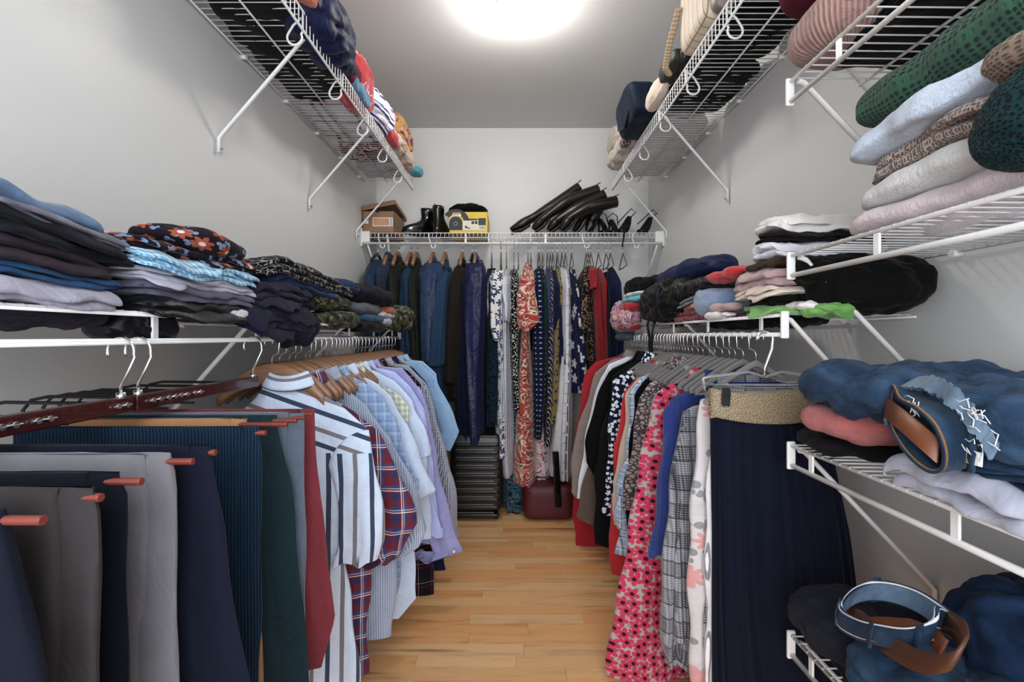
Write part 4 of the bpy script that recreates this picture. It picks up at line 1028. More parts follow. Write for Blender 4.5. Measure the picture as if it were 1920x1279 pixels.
bx0, bx1, by0, by1 = -.906, -.716, 2.875, 3.14
t = thing('shoe_box', 'plain brown cardboard shoe box with lid askew and peach label', 'box', ((bx0 + bx1) / 2, by0 + .13, ZT))
b = MB(); th = .002; h = .128
b.box(bx0, bx1, by0, by1, ZT, ZT + th)
for q in ((bx0, bx1, by0, by0 + th), (bx0, bx1, by1 - th, by1), (bx0, bx0 + th, by0, by1), (bx1 - th, bx1, by0, by1)): b.box(*q, ZT, ZT + h)
b.build('carton', M_CARD, t, False)
b = MB(); lw, ld = (bx1 - bx0) / 2 + .006, (by1 - by0) / 2 + .006
lc = np.array([(bx0 + bx1) / 2 + .004, (by0 + by1) / 2, ZT + h + .030])
ra, rb_ = math.radians(-11), math.radians(8)
ax = np.array([math.cos(ra), 0, -math.sin(ra)]); az = np.array([math.sin(ra), 0, math.cos(ra)]); ay = np.array([0, 1, 0])
ay = ay * math.cos(rb_) - az * math.sin(rb_); az = np.cross(ax, ay)
b.obox(lc, ax * lw, ay * ld, az * .001)
for sg in (-1, 1):
    b.obox(lc + ax * lw * sg - az * .014, ax * .001, ay * ld, az * .014); b.obox(lc + ay * ld * sg - az * .014, ax * lw, ay * .001, az * .014)
b.build('lid', M_CARD, t, False)
Y_ = by0 - .0004
def bxy(cx, cy): return PX(660 + cx / 6.4, by0), PZ(360 + cy / 6.4, by0)
def rect(parent, name, mat, a, c_, d=0): 
    (xa, za), (xb, zb) = bxy(*a), bxy(*c_); return decal(parent, name, mat, xa, xb, zb, za, Y_ - d)
rect(t, 'paper_label', m_paper, (248, 308), (492, 412)); rect(t, 'label_print', plain('peach_print', '#c9926b', .6), (256, 316), (446, 402), .0008)
for i in range(9): rect(t, 'barcode_bar', plain('blue_ink', '#3c4668', .6), (456, 318 + i * 10), (486, 322 + i * 10), .0008)
text(t, 'size 7.5', (*[bxy(262, 342)[0]], Y_ - .0012, bxy(262, 342)[1]), .008, m_ink)
rect(t, 'price_tag', m_paper, (152, 340), (198, 380))
b = MB(); xc_, zc_ = bxy(302, 212); a = np.linspace(PI, 2 * PI, 14); V = [(xc_ + .014 * math.cos(q), Y_ - .0003, zc_ + .018 * math.sin(q)) for q in a]; b.add(V, [tuple(range(14))]); b.build('finger_hole', m_ink, t, False)

m_boot = plain('black_patent_leather', '#0a0a0c', .16, coat=.5)
m_boot2 = plain('dark_brown_black_leather', '#1c140d', .34, bump=(40, .25, .004))
def boot(x, y, yaw, h, label, wid=1.0, mat=None):
    t = thing('ankle_boot', label, 'boot', (x, y, ZT)); mat = mat or m_boot
    lv = [(0, -.055, .175, .034), (.012, -.056, .178, .036), (.014, -.054, .176, .034), (.035, -.052, .172, .036), (.055, -.048, .140, .038), (.075, -.046, .088, .036), (.095, -.046, .052, .033), (.12, -.048, .042, .032), (.15, -.050, .044, .034), (h, -.052, .046, .036), (h + .001, -.050, .044, .034), (h - .03, -.046, .040, .030)]
    th = np.linspace(0, 2 * PI, 29)[:-1]
    P = np.array([[(((b_ + a_) / 2 + (b_ - a_) / 2 * math.cos(q)), w * wid * math.sin(q) * (1 - .12 * math.cos(q)), z) for q in th] for z, a_, b_, w in lv])
    R = np.array([[math.cos(yaw), math.sin(yaw)], [-math.sin(yaw), math.cos(yaw)]])
    P[..., :2] = P[..., :2] @ R + np.array([x, y]); P[..., 2] += ZT
    P[3:, :, :2] += (crease(P[3:], 3, 40) * .003)[..., None]
    b = MB(); b.grid(P, None, close_u=True, caps=True); b.build('leather_upper', mat, t)
    b = MB(); Q = P[:2].copy(); Q[..., :2] = Q.mean((0, 1))[:2] + (Q[..., :2] - Q.mean((0, 1))[:2]) * 1.03; b.grid(Q, None, close_u=True, caps=True); b.build('sole', M_BLACKPL, t)
    b = MB(); c_, s_ = math.cos(yaw), math.sin(yaw); px_, py_ = x - .056 * c_, y - .056 * s_
    b.tube([(px_, py_, ZT + h), (px_ - .012 * c_, py_ - .012 * s_, ZT + h + .004), (px_ - .014 * c_, py_ - .014 * s_, ZT + h - .03), (px_, py_, ZT + h - .035)], .002, 6); b.build('pull_tab', M_BLACKPL, t)
boot(PX(799, 2.95), 3.00, PI * 1.22, .172, 'black patent ankle boot with toe turned sideways')
boot(PX(824, 2.95), 2.93, PI * .42, .168, 'black patent ankle boot standing nearest the yellow box')
# yellow box
yx0, yx1 = PX(843, 2.885), PX(914, 2.885)
t = thing('shoe_box', 'yellow and black printed shoe box under a dark cloth', 'box', ((yx0 + yx1) / 2, 3.0, ZT))
m_yel = plain('yellow_print', '#d8b800', .5); m_drk = plain('charcoal_print', '#26282e', .5)
b = MB(); b.box(yx0, yx1, 2.885, 3.16, ZT, ZT + .127); b.build('carton', m_yel, t, False, bevel=.001)
Y_ = 2.8846
def dd(nm, mat, a, c_, d=0):
    X = lambda p: PX(660 + p / 6.4, 2.885); Z = lambda p: PZ(360 + p / 6.4, 2.885); return decal(t, nm, mat, X(a[0]), X(c_[0]), Z(c_[1]), Z(a[1]), Y_ - d)
def disc(nm, mat, cx, cy, rx, d, a0=0, a1=2 * PI, inner=0):
    X = PX(660 + cx / 6.4, 2.885); Z = PZ(360 + cy / 6.4, 2.885); r = rx / 6.4 * 2.885 / F
    b = MB(); a = np.linspace(a0, a1, 28); V = [(X + r * math.cos(q), Y_ - d, Z + r * math.sin(q)) for q in a] + [(X + inner * r * math.cos(q), Y_ - d, Z + inner * r * math.sin(q)) for q in a[::-1]]
    n = 28; b.add(V, [(i, i + 1, 2 * n - 2 - i, 2 * n - 1 - i) for i in range(n - 1)]); b.build(nm, mat, t, False)
disc('printed_arc', m_drk, 1245, 370, 165, .0012, .15, PI * .80, .62)
dd('printed_tyre', m_drk, (1166, 380), (1326, 458), .0005); disc('printed_tyre', m_drk, 1246, 375, 80, .0014)
disc('printed_hub', plain('grey_print', '#8a8c90', .5), 1243, 382, 26, .002); disc('printed_hub', m_ink, 1243, 382, 16, .0024)
dd('paper_label', plain('cream_paper', '#cfc7b4', .6), (1328, 345), (1602, 460), .001); dd('label_panel', m_drk, (1516, 316), (1606, 400), .0018); dd('label_panel', m_drk, (1336, 322), (1505, 340), .0018)
for i in range(8): dd('barcode_bar', m_ink, (1532 + i * 8, 410), (1535 + i * 8, 448), .0019)
dd('label_pictogram', m_drk, (1434, 352), (1466, 386), .0019); dd('label_pictogram', m_drk, (1474, 352), (1506, 386), .0019)
X_ = lambda p: PX(660 + p / 6.4, 2.885); Z_ = lambda p: PZ(360 + p / 6.4, 2.885)
text(t, '11', (X_(1545), Y_ - .002, Z_(348)), .015, m_paper)
dd('letter_plate', m_paper, (1205, 268), (1310, 294), .0015); text(t, 'S.W.A.T.', (X_(1208), Y_ - .003, Z_(290)), .011, m_ink); dd('letter_plate', plain('gold_print', '#c09a12', .5), (1205, 246), (1305, 264), .0016)
b = MB(); b.obox((X_(1388), Y_ - .002, Z_(432)), (.015, 0, -.003), (0, .0004, 0), (.001, 0, .004)); b.obox((X_(1368), Y_ - .002, Z_(418)), (.007, 0, 0), (0, .0004, 0), (0, 0, .006)); b.build('printed_shoe', plain('shoe_print', '#6e7278', .5), t, False)
# ------------------------------------------------------------------ soft lumps and folded stacks
def fold_(p, seed, f):
    # rounded bulges with sharp valleys, stretched along one direction
    rng = np.random.RandomState(seed); s = 0
    ax = rng.normal(size=3); ax /= np.linalg.norm(ax)
    for i in range(3):
        d = rng.normal(size=3); d -= ax * (d @ ax) * .75; d /= np.linalg.norm(d)
        s = s + np.abs(np.sin(f * .5 * rng.uniform(.7, 1.4) * (p @ d) + .9 * fnoise(p, seed + 7 + i, f * .35, 1) * 2 + rng.uniform(0, 6))) ** .7
    return s / 3 - .68
def lump_mesh(mb, c, r, seed, amp=.012, f=22, p=2.6, rot=0, n=88, m=50, droop=0, zmin=None, bend=None, uvs=1.0):
    u = np.linspace(0, 2 * PI, n + 1)[:-1]; v = np.linspace(-PI / 2, PI / 2, m)
    g = lambda q, e: np.sign(q) * np.abs(q) ** e
    e = 2 / p
    X = r[0] * g(np.cos(v), e)[:, None] * g(np.cos(u), e)[None]; Yv = r[1] * g(np.cos(v), e)[:, None] * g(np.sin(u), e)[None]
    Z = r[2] * g(np.sin(v), e)[:, None] * np.ones(n)[None]
    P = np.stack([X, Yv, Z], -1)
    N = P / (np.array(r) ** 2); N /= np.linalg.norm(N, axis=-1)[..., None] + 1e-9
    P = P + N * (fnoise(P, seed, 1.2 / max(r), 2)[..., None] * min(r) * .22 + fold_(P, seed + 1, max(f * 2.3, 42))[..., None] * amp * 1.7 + fold_(P * np.array([1, 1, 1.6]), seed + 2, max(f * 4.6, 85))[..., None] * amp * .7 + crease(P, seed + 3, f * 3)[..., None] * amp * .35)
    co, si = math.cos(rot), math.sin(rot)
    P = np.stack([P[..., 0] * co - P[..., 1] * si, P[..., 0] * si + P[..., 1] * co, P[..., 2]], -1) + np.array(c)
    if droop:        # cloth sags past the shelf front
        ex = np.clip(SF - .01 - np.abs(P[..., 0]), 0, 1); P[..., 2] -= droop * ex ** 1.3
    if zmin is not None: P[..., 2] = np.where(np.abs(P[..., 0]) > SF - .004, np.maximum(P[..., 2], zmin), P[..., 2])
    UV = np.stack([u[None] * (r[0] + r[1]) / 2 * uvs + 0 * Z, v[:, None] * (r[2] + r[0]) * .7 * uvs + 0 * Z], -1)
    mb.grid(P, UV, close_u=True)
def lump(name, label, cat, mat, c, r, seed, group=None, **k):
    b = MB(); lump_mesh(b, c, r, seed, **k)
    o = b.build(name, mat); return tag(o, label, cat, group)

def slab_mesh(mb, c, a, h, seed, pile, rot=0, tilt=(0, 0), wr=.004, layers=3, zb=None, edge=.010, sag=.012, droop=1.5, side=1, roll=0, n=34, m=44, pk=1.0, shelf_z=None):
    """folded garment: thin rounded layers sharing one waviness, sagging over the shelf front"""
    ax, ay = a; hl = h / layers
    rng = np.random.RandomState(seed)
    u = np.sin(np.linspace(-PI / 2, PI / 2, n)); v = np.sin(np.linspace(-PI / 2, PI / 2, m))
    u = np.sign(u) * np.abs(u) ** .9; v = np.sign(v) * np.abs(v) ** .9
    U, V = np.meshgrid(u, v, indexing='ij')
    co, si = math.cos(rot), math.sin(rot)
    for l in range(layers):
        q = max(4., 1.9 * min(ax, ay) / hl)
        sx = ax * (1 - rng.uniform(0, .05)); sy = ay * (1 - rng.uniform(0, .09))
        ox, oy = rng.uniform(-.006, .006), rng.uniform(-.012, .012)
        prof = np.clip(1 - np.abs(U) ** q, 0, 1) ** .5 * np.clip(1 - np.abs(V) ** q, 0, 1) ** .5
        # rounded plan corners
        cr = 1 - .035 * (np.abs(U) ** 6) * (np.abs(V) ** 6) * 4
        grids = []; fl_ = 1 if h > .02 else .5
        for sg in (1, -1):
            X = U * sx * cr; Yy = V * sy * cr
            pl = np.stack([X + c[0], Yy + c[1]], -1)
            e1 = fnoise(pl * 1.0, seed * 13 + l, 24, 3) * 1.2
            X = X + np.sign(U) * np.abs(U) ** 6 * edge * e1; Yy = Yy + np.sign(V) * np.abs(V) ** 6 * edge * fnoise(pl, seed * 17 + l, 30, 2)
            z = (l + .5) * hl + sg * prof * hl * .56
            p3 = np.stack([X + c[0], Yy + c[1], z], -1)
            cz = crease(np.stack([p3[..., 0] * 1.0, p3[..., 1] * 1.0], -1), seed * 7 + l, 40, 3) + .8 * crease(np.stack([p3[..., 0] * .6, p3[..., 1] * 1.0], -1), seed * 7 + l + 3, 20, 2)
            z = z + wr * cz * (prof * .6 + .4) + .0035 * fnoise(np.stack([p3[..., 0], p3[..., 1]], -1), seed * 5 + l, 45, 2) * fl_
            Xr = X * co - Yy * si + ox; Yr = X * si + Yy * co + oy
            W = np.stack([Xr + c[0], Yr + c[1]], -1)
            fac = np.clip((c[2] + z - (shelf_z if shelf_z is not None else c[2])) / .10, 0, 1)
            z = z + sag * fnoise(W, pile, 9, 2) * fac + tilt[0] * Xr + tilt[1] * Yr
            # the far/near ends round downwards a little
            z = z - roll * (np.abs(V) ** 5) * (z + .3 * h)
            ex = np.clip((SF - .004) - np.abs(W[..., 0]), 0, 1)
            z = z - droop * ex ** 1.25
            P = np.stack([W[..., 0], W[..., 1], c[2] + z], -1)
            zr = hl / 2 - sg * prof * hl * .5; wu = np.sign(U) * np.abs(U) ** 10 * zr; wv = np.sign(V) * np.abs(V) ** 10 * zr
            UV = np.stack([V * ay * pk + wv + l * .13 + seed * .07, U * ax * pk + wu + l * .07], -1)
            grids.append((P, UV, sg))
        for P, UV, sg in grids: mb.grid(P, UV, flip=sg > 0)

def rim_fix(o):
    """weld the two halves of each layer"""
    md = o.modifiers.new('weld', 'WELD'); md.merge_threshold = .0004
    return o
def folded(name, label, cat, mat, s, pxn, pxf, zb, zt, seed, pile, xf=.60, depth=.27, layers=3, group=None, xoff=0, **k):
    """folded garment on a side shelf. pxn/pxf: picture columns of its near and far front corners"""
    Ya, Yb = YX(pxn, xf), YX(pxf, xf)
    c = (s * (xf + depth / 2 + xoff), (Ya + Yb) / 2, zb)
    b = MB(); slab_mesh(b, c, (depth / 2, abs(Yb - Ya) / 2), zt - zb, seed, pile, layers=layers, **k)
    o = b.build(name, mat); rim_fix(o); tag(o, label, cat, group)
    return o
def D(name, a, c, **k): return cloth(name, a, 'denim', col=C(c), rough=.8, **k)
d_light = D('washed_sky_denim', '#47648c', '#6b87ab'); d_mid = D('mid_blue_denim', '#16395f', '#2a5a8c'); d_dark = D('indigo_denim', '#16294a', '#2b4a78'); d_black = D('black_denim', '#0e1016', '#1c2028')
d_plum = D('plum_denim', '#2c222e', '#3f3340'); d_worn = D('worn_grey_denim', '#4b4a55', '#87859a')
m_lilacp = cloth('pale_lilac_twill', '#9a98ad'); m_bluechk = cloth('sky_check', '#6ba6cf', 'plaid', period=.035, stops=[(0, C('#5e9fcc')), (.4, C('#b0d4ea')), (.6, C('#4a88b8')), (.8, C('#a5cce4'))])
m_greyl = cloth('pale_grey_cotton', '#a2a2b4'); m_mauve = cloth('mauve_grey_cotton', '#5e5c78'); m_dkfl = cloth('dark_tropical_flowers', '#1d1524', 'flower', scale=15, petals=7, r=.33, col=C('#a8502c'), rand=1, under=C('#6f8ab0'), eye=C('#b9b4c0'))
m_blks = cloth('black_satin', '#0c0f16', rough=.4, spec=.5); m_navm = cloth('navy_purple_jersey', '#1c1c34'); m_scarf = cloth('black_scarf_white_lines', '#121012', 'cells', scale=32, w=.035, col=C('#9c9697'), rand=.75)
m_camo = cloth('woodland_camouflage', '#4a4a34', 'leaf', scale=16, dist=1, stops=[(0, C('#1c2a22')), (.42, C('#4a4c35')), (.50, C('#7d7858')), (.57, C('#2a3d2e')), (.66, C('#8d8462'))])
m_purpb = cloth('aubergine_jersey', '#221c2c'); m_grey = cloth('grey_jersey', '#5f6474'); m_tealb = cloth('teal_jersey', '#1e5575')
SL = 1.083
P1 = 101
def L_(*a, **k): return folded(*a, **k)
# pile 1, left shelf nearest the camera
G = 'folded jeans in the nearest pile on the side shelf'
zt_ = dict(pile=P1, shelf_z=SL)
for i, (nm, lab, cat, m, pf, zb, h, ly, pn, sd, tl, xf) in enumerate((
    ('trousers', 'pale lilac twill trousers at the bottom of the nearest jeans pile', 'trousers', m_lilacp, 272, .000, .030, 2, -70, 1, -.02, .578),
    ('jeans', 'bright blue jeans second from the bottom of the nearest pile', 'jeans', d_mid, 262, .031, .016, 2, -60, 2, -.04, .592),
    ('jeans', 'dark plum jeans in the middle of the nearest pile', 'jeans', d_plum, 262, .046, .032, 2, -60, 3, -.07, .588),
    ('jeans', 'black jeans lying above the plum pair', 'jeans', d_black, 285, .076, .030, 2, -50, 4, -.10, .590),
    ('jeans', 'worn grey jeans with faded turned hem near the pile top', 'jeans', d_worn, 272, .104, .014, 2, -60, 5, -.12, .594),
    ('jeans', 'light washed denim jeans on top of the nearest pile', 'jeans', d_light, 245, .116, .026, 1, -60, 6, -.14, .600))):
    folded(nm, lab, cat, m, -1, pn, pf, SL + zb, SL + zb + h, sd, P1, xf=xf, depth=.29, layers=ly, tilt=(0, tl), wr=.005, sag=.010, roll=.45 if i < 5 else .8, shelf_z=SL, edge=.008)
lump('garment', 'dark purple cloth sagging below the wire shelf under the jeans', 'clothing', m_purpb, (-.66, .60, 1.068), (.05, .15, .014), 7, amp=.012, f=26, droop=.5)
lump('garment', 'black cloth corner drooping under the shelf near the flat connector', 'clothing', m_blks, (-.655, .82, 1.060), (.05, .075, .030), 8, amp=.012, f=26, droop=.5)
# pile 2
for i, (nm, lab, cat, m, pn, pf, zb, zt, ly, sd, xf) in enumerate((
    ('shirt', 'black satin shirt drooping over the rail below the floral shirt pile', 'shirt', m_blks, 290, 492, .000, .030, 2, 11, .572),
    ('shorts', 'mauve grey shorts folded above the black satin shirt', 'shorts', m_mauve, 265, 505, .028, .055, 2, 12, .588),
    ('shorts', 'pale grey shorts folded under the blue check shirt', 'shorts', m_greyl, 262, 500, .054, .080, 3, 13, .585),
    ('shirt', 'sky blue check shirt with neat folded edge', 'shirt', m_bluechk, 252, 512, .079, .106, 3, 14, .582),
    ('shirt', 'dark floral shirt with orange blossoms crumpled on the pile top', 'shirt', m_dkfl, 248, 515, .104, .128, 2, 15, .590))):
    folded(nm, lab, cat, m, -1, pn, pf, SL + zb, SL + zt, sd, 102, xf=xf, depth=.28, layers=ly, wr=.006, sag=.008, roll=.4, shelf_z=SL, edge=.012, tilt=(0, -.02))
lump('shirt', 'raised crumpled dark floral sleeve at the top of the second pile', 'shirt', m_dkfl, (-.655, .975, 1.225), (.07, .135, .026), 16, amp=.012, f=20, p=2)
lump('sock', 'white cotton cloth poking out at the shelf front rail', 'sock', m_wlin, (-.602, 1.03, 1.086), (.018, .035, .011), 17, amp=.006, f=50)
lump('sock', 'second white scrap lying on the rail further along', 'sock', m_wlin, (-.602, .93, 1.078), (.014, .045, .008), 18, amp=.006, f=50)
# pile 3
for i, (nm, lab, cat, m, pn, pf, zb, zt, ly, sd, xf, wr, dp) in enumerate((
    ('trousers', 'navy trousers bunched and spilling over the front rail', 'trousers', m_navm, 472, 612, -.002, .046, 4, 21, .560, .010, 2.2),
    ('trousers', 'charcoal navy trousers folded over the spilling pair', 'trousers', cloth('charcoal_purple', '#23223a'), 475, 608, .044, .088, 3, 22, .575, .009, 1.5),
    ('jeans', 'rolled blue jeans under the black line scarf', 'jeans', d_dark, 515, 655, .086, .112, 2, 23, .590, .006, 1),
    ('scarf', 'black scarf with thin white line pattern topping the pile', 'scarf', m_scarf, 488, 678, .110, .152, 3, 24, .588, .008, 1))):
    folded(nm, lab, cat, m, -1, pn, pf, SL + zb, SL + zt, sd, 103, xf=xf, depth=.29, layers=ly, wr=wr, sag=.010, roll=.5, shelf_z=SL, edge=.014, droop=dp)
lump('trousers', 'crumpled navy trouser leg hanging down past the rail', 'trousers', m_navm, (-.592, 1.30, 1.062), (.028, .135, .052), 25, amp=.016, f=24, p=2.2)
lump('shorts', 'rolled camouflage shorts with open leg end', 'shorts', m_camo, (-.65, 1.66, 1.155), (.075, .13, .034), 26, amp=.009, f=22)
lump('shorts', 'second camouflage roll lying on the shelf under the first', 'shorts', m_camo, (-.64, 1.68, 1.098), (.075, .14, .030), 27, amp=.010, f=22)
# pile 4
lump('shirt', 'aubergine t-shirt bundled on top beside the coats', 'shirt', m_purpb, (-.66, 2.10, 1.215), (.11, .27, .038), 31, amp=.013, f=17)
lump('shirt', 'navy patterned bundle tucked between scarf and aubergine t-shirt', 'shirt', d_dark, (-.69, 1.83, 1.225), (.10, .14, .028), 32, amp=.010, f=22)
lump('shirt', 'orange and white t-shirt edge peeking under the aubergine bundle', 'shirt', cloth('orange_cotton', '#b5502a'), (-.60, 2.23, 1.155), (.04, .10, .016), 33, amp=.008, f=34)
lump('shirt', 'white t-shirt fold under the orange edge', 'shirt', m_wlin, (-.605, 2.20, 1.136), (.04, .12, .014), 34, amp=.008, f=34)
lump('shirt', 'mauve grey t-shirt roll between camouflage and teal', 'shirt', m_grey, (-.635, 1.99, 1.150), (.06, .17, .026), 35, amp=.008, f=24)
lump('shirt', 'teal t-shirt low in the far pile', 'shirt', m_tealb, (-.63, 2.03, 1.112), (.06, .16, .018), 36, amp=.008, f=24)
lump('trousers', 'black trousers at the base of the far pile', 'trousers', m_blks, (-.64, 2.03, 1.085), (.07, .22, .026), 37, amp=.010, f=22, droop=.6)
lump('hat', 'crumpled camouflage cloth at the far shelf end', 'hat', m_camo, (-.60, 2.43, 1.125), (.085, .13, .065), 38, amp=.020, f=26)
lump('towel', 'pale grey folded cloth between teal shirt and camouflage bundle', 'towel', m_greyl, (-.60, 2.18, 1.105), (.04, .07, .020), 39, amp=.008, f=34)

# ---- right long shelf
SR = 1.094
m_fleece = cloth('powder_blue_wool', '#6f8ab4', 'fuzzy', col=C('#8aa3c8'), sheen=.6); m_pinkk = cloth('dusty_pink_knit', '#b88f92', 'fuzzy', col=C('#cba4a6'), sheen=.5)
m_crm = cloth('cream_jersey', '#c4b3a4'); m_offw = cloth('off_white_jersey', '#cfcbc8'); m_whj = cloth('white_jersey', '#c3c2cc'); m_dkb = cloth('dark_maroon_black', '#1a1115')
m_tex = cloth('black_bronze_boucle', '#15110d', 'tweed', scale=220, col=C('#4a3a22')); m_lime = cloth('apple_green_cotton', '#6fae50'); m_plumst = cloth('raspberry_white_stripes', '#8e2433', 'stripes', period=.022, dir='u', stops=[(0, C('#9a2a38')), (.62, C('#d2a7a0')), (.72, C('#9a2a38'))])
m_orng = cloth('soft_orange_knit', '#cc6a40'); m_blkt = cloth('black_nylon_shell', '#0e0f0e', rough=.42, spec=.5, crease_b=.9); m_navn = cloth('navy_sport_nylon', '#1b2650', rough=.5)
m_aqua = cloth('aqua_cotton', '#5bb0b8'); m_pmult = cloth('pink_multicolour_print', '#b9607c', 'multi', scale=12, stops=[(0, C('#b04a74')), (.25, C('#c8b4bc')), (.40, C('#4a4260')), (.52, C('#c9768c')), (.70, C('#d9a04a')), (.78, C('#b8a8b4')), (.9, C('#33456a'))])
m_bkh = cloth('black_cotton_jersey', '#0b0b0c')
# nearest part (behind the tower): black pile, green, creams
for nm, lab, cat, m, pn, pf, zb, zt, ly, sd, xf, k in (
    ('shirt', 'apple green t-shirt lying directly on the wire shelf', 'shirt', m_lime, 1452, 1378, .000, .020, 2, 41, .592, {}),
    ('shirt', 'black t-shirt folded above the apple green one', 'shirt', m_bkh, 1452, 1395, .018, .044, 2, 42, .600, {}),
    ('sweater', 'cream sweater folded between the black t-shirt and the pink knit', 'sweater', m_crm, 1452, 1362, .042, .062, 2, 43, .586, {}),
    ('sweater', 'dusty pink knit sweater with broad rounded fold', 'sweater', m_pinkk, 1452, 1352, .060, .104, 2, 44, .588, dict(wr=.008)),
    ('scarf', 'black and bronze boucle scarf crossing the pink knit', 'scarf', m_tex, 1452, 1378, .103, .126, 1, 45, .592, dict(wr=.012)),
    ('shirt', 'white t-shirt with drooping fold under the maroon one', 'shirt', m_whj, 1452, 1398, .128, .165, 2, 46, .596, dict(wr=.014)),
    ('shirt', 'dark maroon black t-shirt near the top of the tall pile', 'shirt', m_dkb, 1452, 1408, .163, .192, 2, 47, .604, dict(wr=.010)),
    ('sweatshirt', 'off white sweatshirt heaped on top of the tall pile', 'sweatshirt', m_offw, 1452, 1400, .190, .232, 2, 48, .606, dict(wr=.014))):
    kw = dict(wr=.007, sag=.009, roll=.35, edge=.014); kw.update(k)
    folded(nm, lab, cat, m, 1, pn, pf, SR + zb, SR + zt, sd, 104, xf=xf, depth=.28, layers=ly, shelf_z=SR, **kw)
lump('sweater', 'powder blue wool sweater rolled at the pile end', 'sweater', m_fleece, (.645, 1.47, 1.145), (.07, .085, .052), 49, amp=.008, f=18)
lump('sweater', 'dusty pink sleeve curling under the powder blue roll', 'sweater', m_pinkk, (.615, 1.37, 1.122), (.030, .075, .014), 50, amp=.006, f=20)
lump('shirt', 'small white and blush cloth folded at the rail', 'shirt', m_offw, (.612, 1.40, 1.100), (.03, .08, .014), 51, amp=.008, f=30)
lump('shirt', 'bright red top sticking out beneath the white t-shirts', 'shirt', m_coral, (.63, 1.36, 1.215), (.045, .14, .018), 52, amp=.010, f=22)
lump('shirt', 'burnt orange cloth between boucle scarf and pink knit', 'shirt', m_orng, (.62, 1.19, 1.192), (.03, .07, .010), 53, amp=.006, f=24)
lump('jacket', 'big black hoodie pile spilling off the shelf end towards the wall', 'jacket', m_bkh, (.785, 1.055, 1.155), (.125, .085, .068), 54, amp=.016, f=20)
lump('jacket', 'black hoodie with pale printed mark hanging over the shelf end', 'jacket', m_bkh, (.715, 1.05, 1.185), (.10, .055, .040), 55, amp=.012, f=20)
lump('shirt', 'second cream t-shirt heap behind the shelf end cap', 'shirt', m_offw, (.70, 1.08, 1.108), (.07, .06, .012), 56, amp=.010, f=26)
lump('shirt', 'small apple green knot at the end of the shelf', 'shirt', m_lime, (.70, 1.055, 1.100), (.05, .04, .016), 57, amp=.012, f=34)
# middle
folded('shirt', 'raspberry red shirt with pale pin stripes folded near the black bag', 'shirt', m_plumst, 1, 1338, 1248, SR, SR + .036, 61, 105, xf=.588, depth=.25, layers=2, wr=.006, roll=.5, shelf_z=SR)
folded('sweater', 'soft orange knit folded over the raspberry stripes', 'sweater', m_orng, 1, 1330, 1268, SR + .036, SR + .052, 62, 105, xf=.592, depth=.24, layers=1, wr=.006, roll=.5, shelf_z=SR)
folded('shirt', 'grey flecked t-shirt folded above the soft orange knit', 'shirt', cloth('grey_fleck', '#5a5660', 'tweed', scale=400, col=C('#85818c')), 1, 1335, 1262, SR + .052, SR + .072, 63, 105, xf=.596, depth=.24, layers=2, wr=.006, roll=.5, shelf_z=SR)
lump('jacket', 'black nylon shell jacket heaped with creases on the shelf', 'jacket', m_blkt, (.665, 1.92, 1.175), (.115, .26, .085), 64, amp=.028, f=17, n=96, m=56)
lump('jacket', 'thin black sleeve lying over the grey flecked t-shirt', 'jacket', m_blkt, (.66, 1.55, 1.200), (.08, .16, .026), 65, amp=.014, f=20)
lump('jacket', 'navy sport trousers rolled along the pile top by the wall', 'jacket', m_navn, (.745, 1.98, 1.290), (.09, .33, .045), 66, amp=.013, f=14)
lump('sweatshirt', 'black cotton hoodie bundle at the far pile top', 'sweatshirt', m_bkh, (.68, 2.38, 1.275), (.10, .17, .050), 67, amp=.018, f=18)
b = MB()
for x_, dy in ((.60, 0), (.635, .03)):
    b.ribbon([(x_ + .03, 1.93 + dy, 1.262), (x_ + .005, 1.90 + dy, 1.268), (x_ - .02, 1.86 + dy, 1.245), (x_ - .045, 1.82 + dy, 1.205), (x_ - .055, 1.80 + dy, 1.180)], (0, .022, 0), .003)
o = b.build('backpack_strap', m_navn); tag(o, 'pair of navy padded straps hanging over the black jacket heap', 'strap')
b = MB(); b.ribbon([(.60, 2.07, 1.13), (.585, 2.06, 1.09), (.592, 2.05, 1.03), (.595, 2.06, .96), (.60, 2.02, .93)], (0, .035, 0), .003)
b.ribbon([(.60, 2.00, 1.10), (.588, 1.98, 1.085), (.585, 2.0, 1.02), (.60, 2.05, .96)], (0, .025, 0), .003)
o = b.build('strap', M_BLACKPL); tag(o, 'long black webbing straps dangling from the jacket heap over the rail', 'strap')
lump('shirt', 'white cotton shirt folded at the far pile', 'shirt', m_whj, (.60, 2.28, 1.238), (.05, .13, .014), 68, amp=.007, f=26)
lump('shirt', 'aqua blue t-shirt folded below the white one', 'shirt', m_aqua, (.59, 2.30, 1.212), (.05, .15, .020), 69, amp=.009, f=26)
lump('shirt', 'red t-shirt rolled diagonally in the far pile', 'shirt', m_red, (.575, 2.30, 1.175), (.05, .13, .022), 70, amp=.010, f=24)
lump('shirt', 'pink multicolour printed cloth bulging from the far pile', 'shirt', m_pmult, (.56, 2.34, 1.128), (.05, .16, .050), 71, amp=.022, f=26)
lump('shirt', 'lilac grey printed cloth crumpled beneath the pink print', 'shirt', m_pmult, (.565, 2.44, 1.165), (.045, .09, .045), 72, amp=.020, f=30)
lump('shirt', 'second red cloth low in the far pile', 'shirt', m_red, (.57, 2.36, 1.082), (.05, .15, .018), 73, amp=.010, f=24)
lump('shirt', 'teal cloth roll at the base of the far pile', 'shirt', cloth('bright_teal_cotton', '#1a6f87'), (.575, 2.44, 1.060), (.04, .09, .016), 74, amp=.008, f=24)
lump('shirt', 'dark grey cloth roll below the teal one', 'shirt', m_grey, (.575, 2.43, 1.036), (.04, .10, .018), 75, amp=.008, f=24)
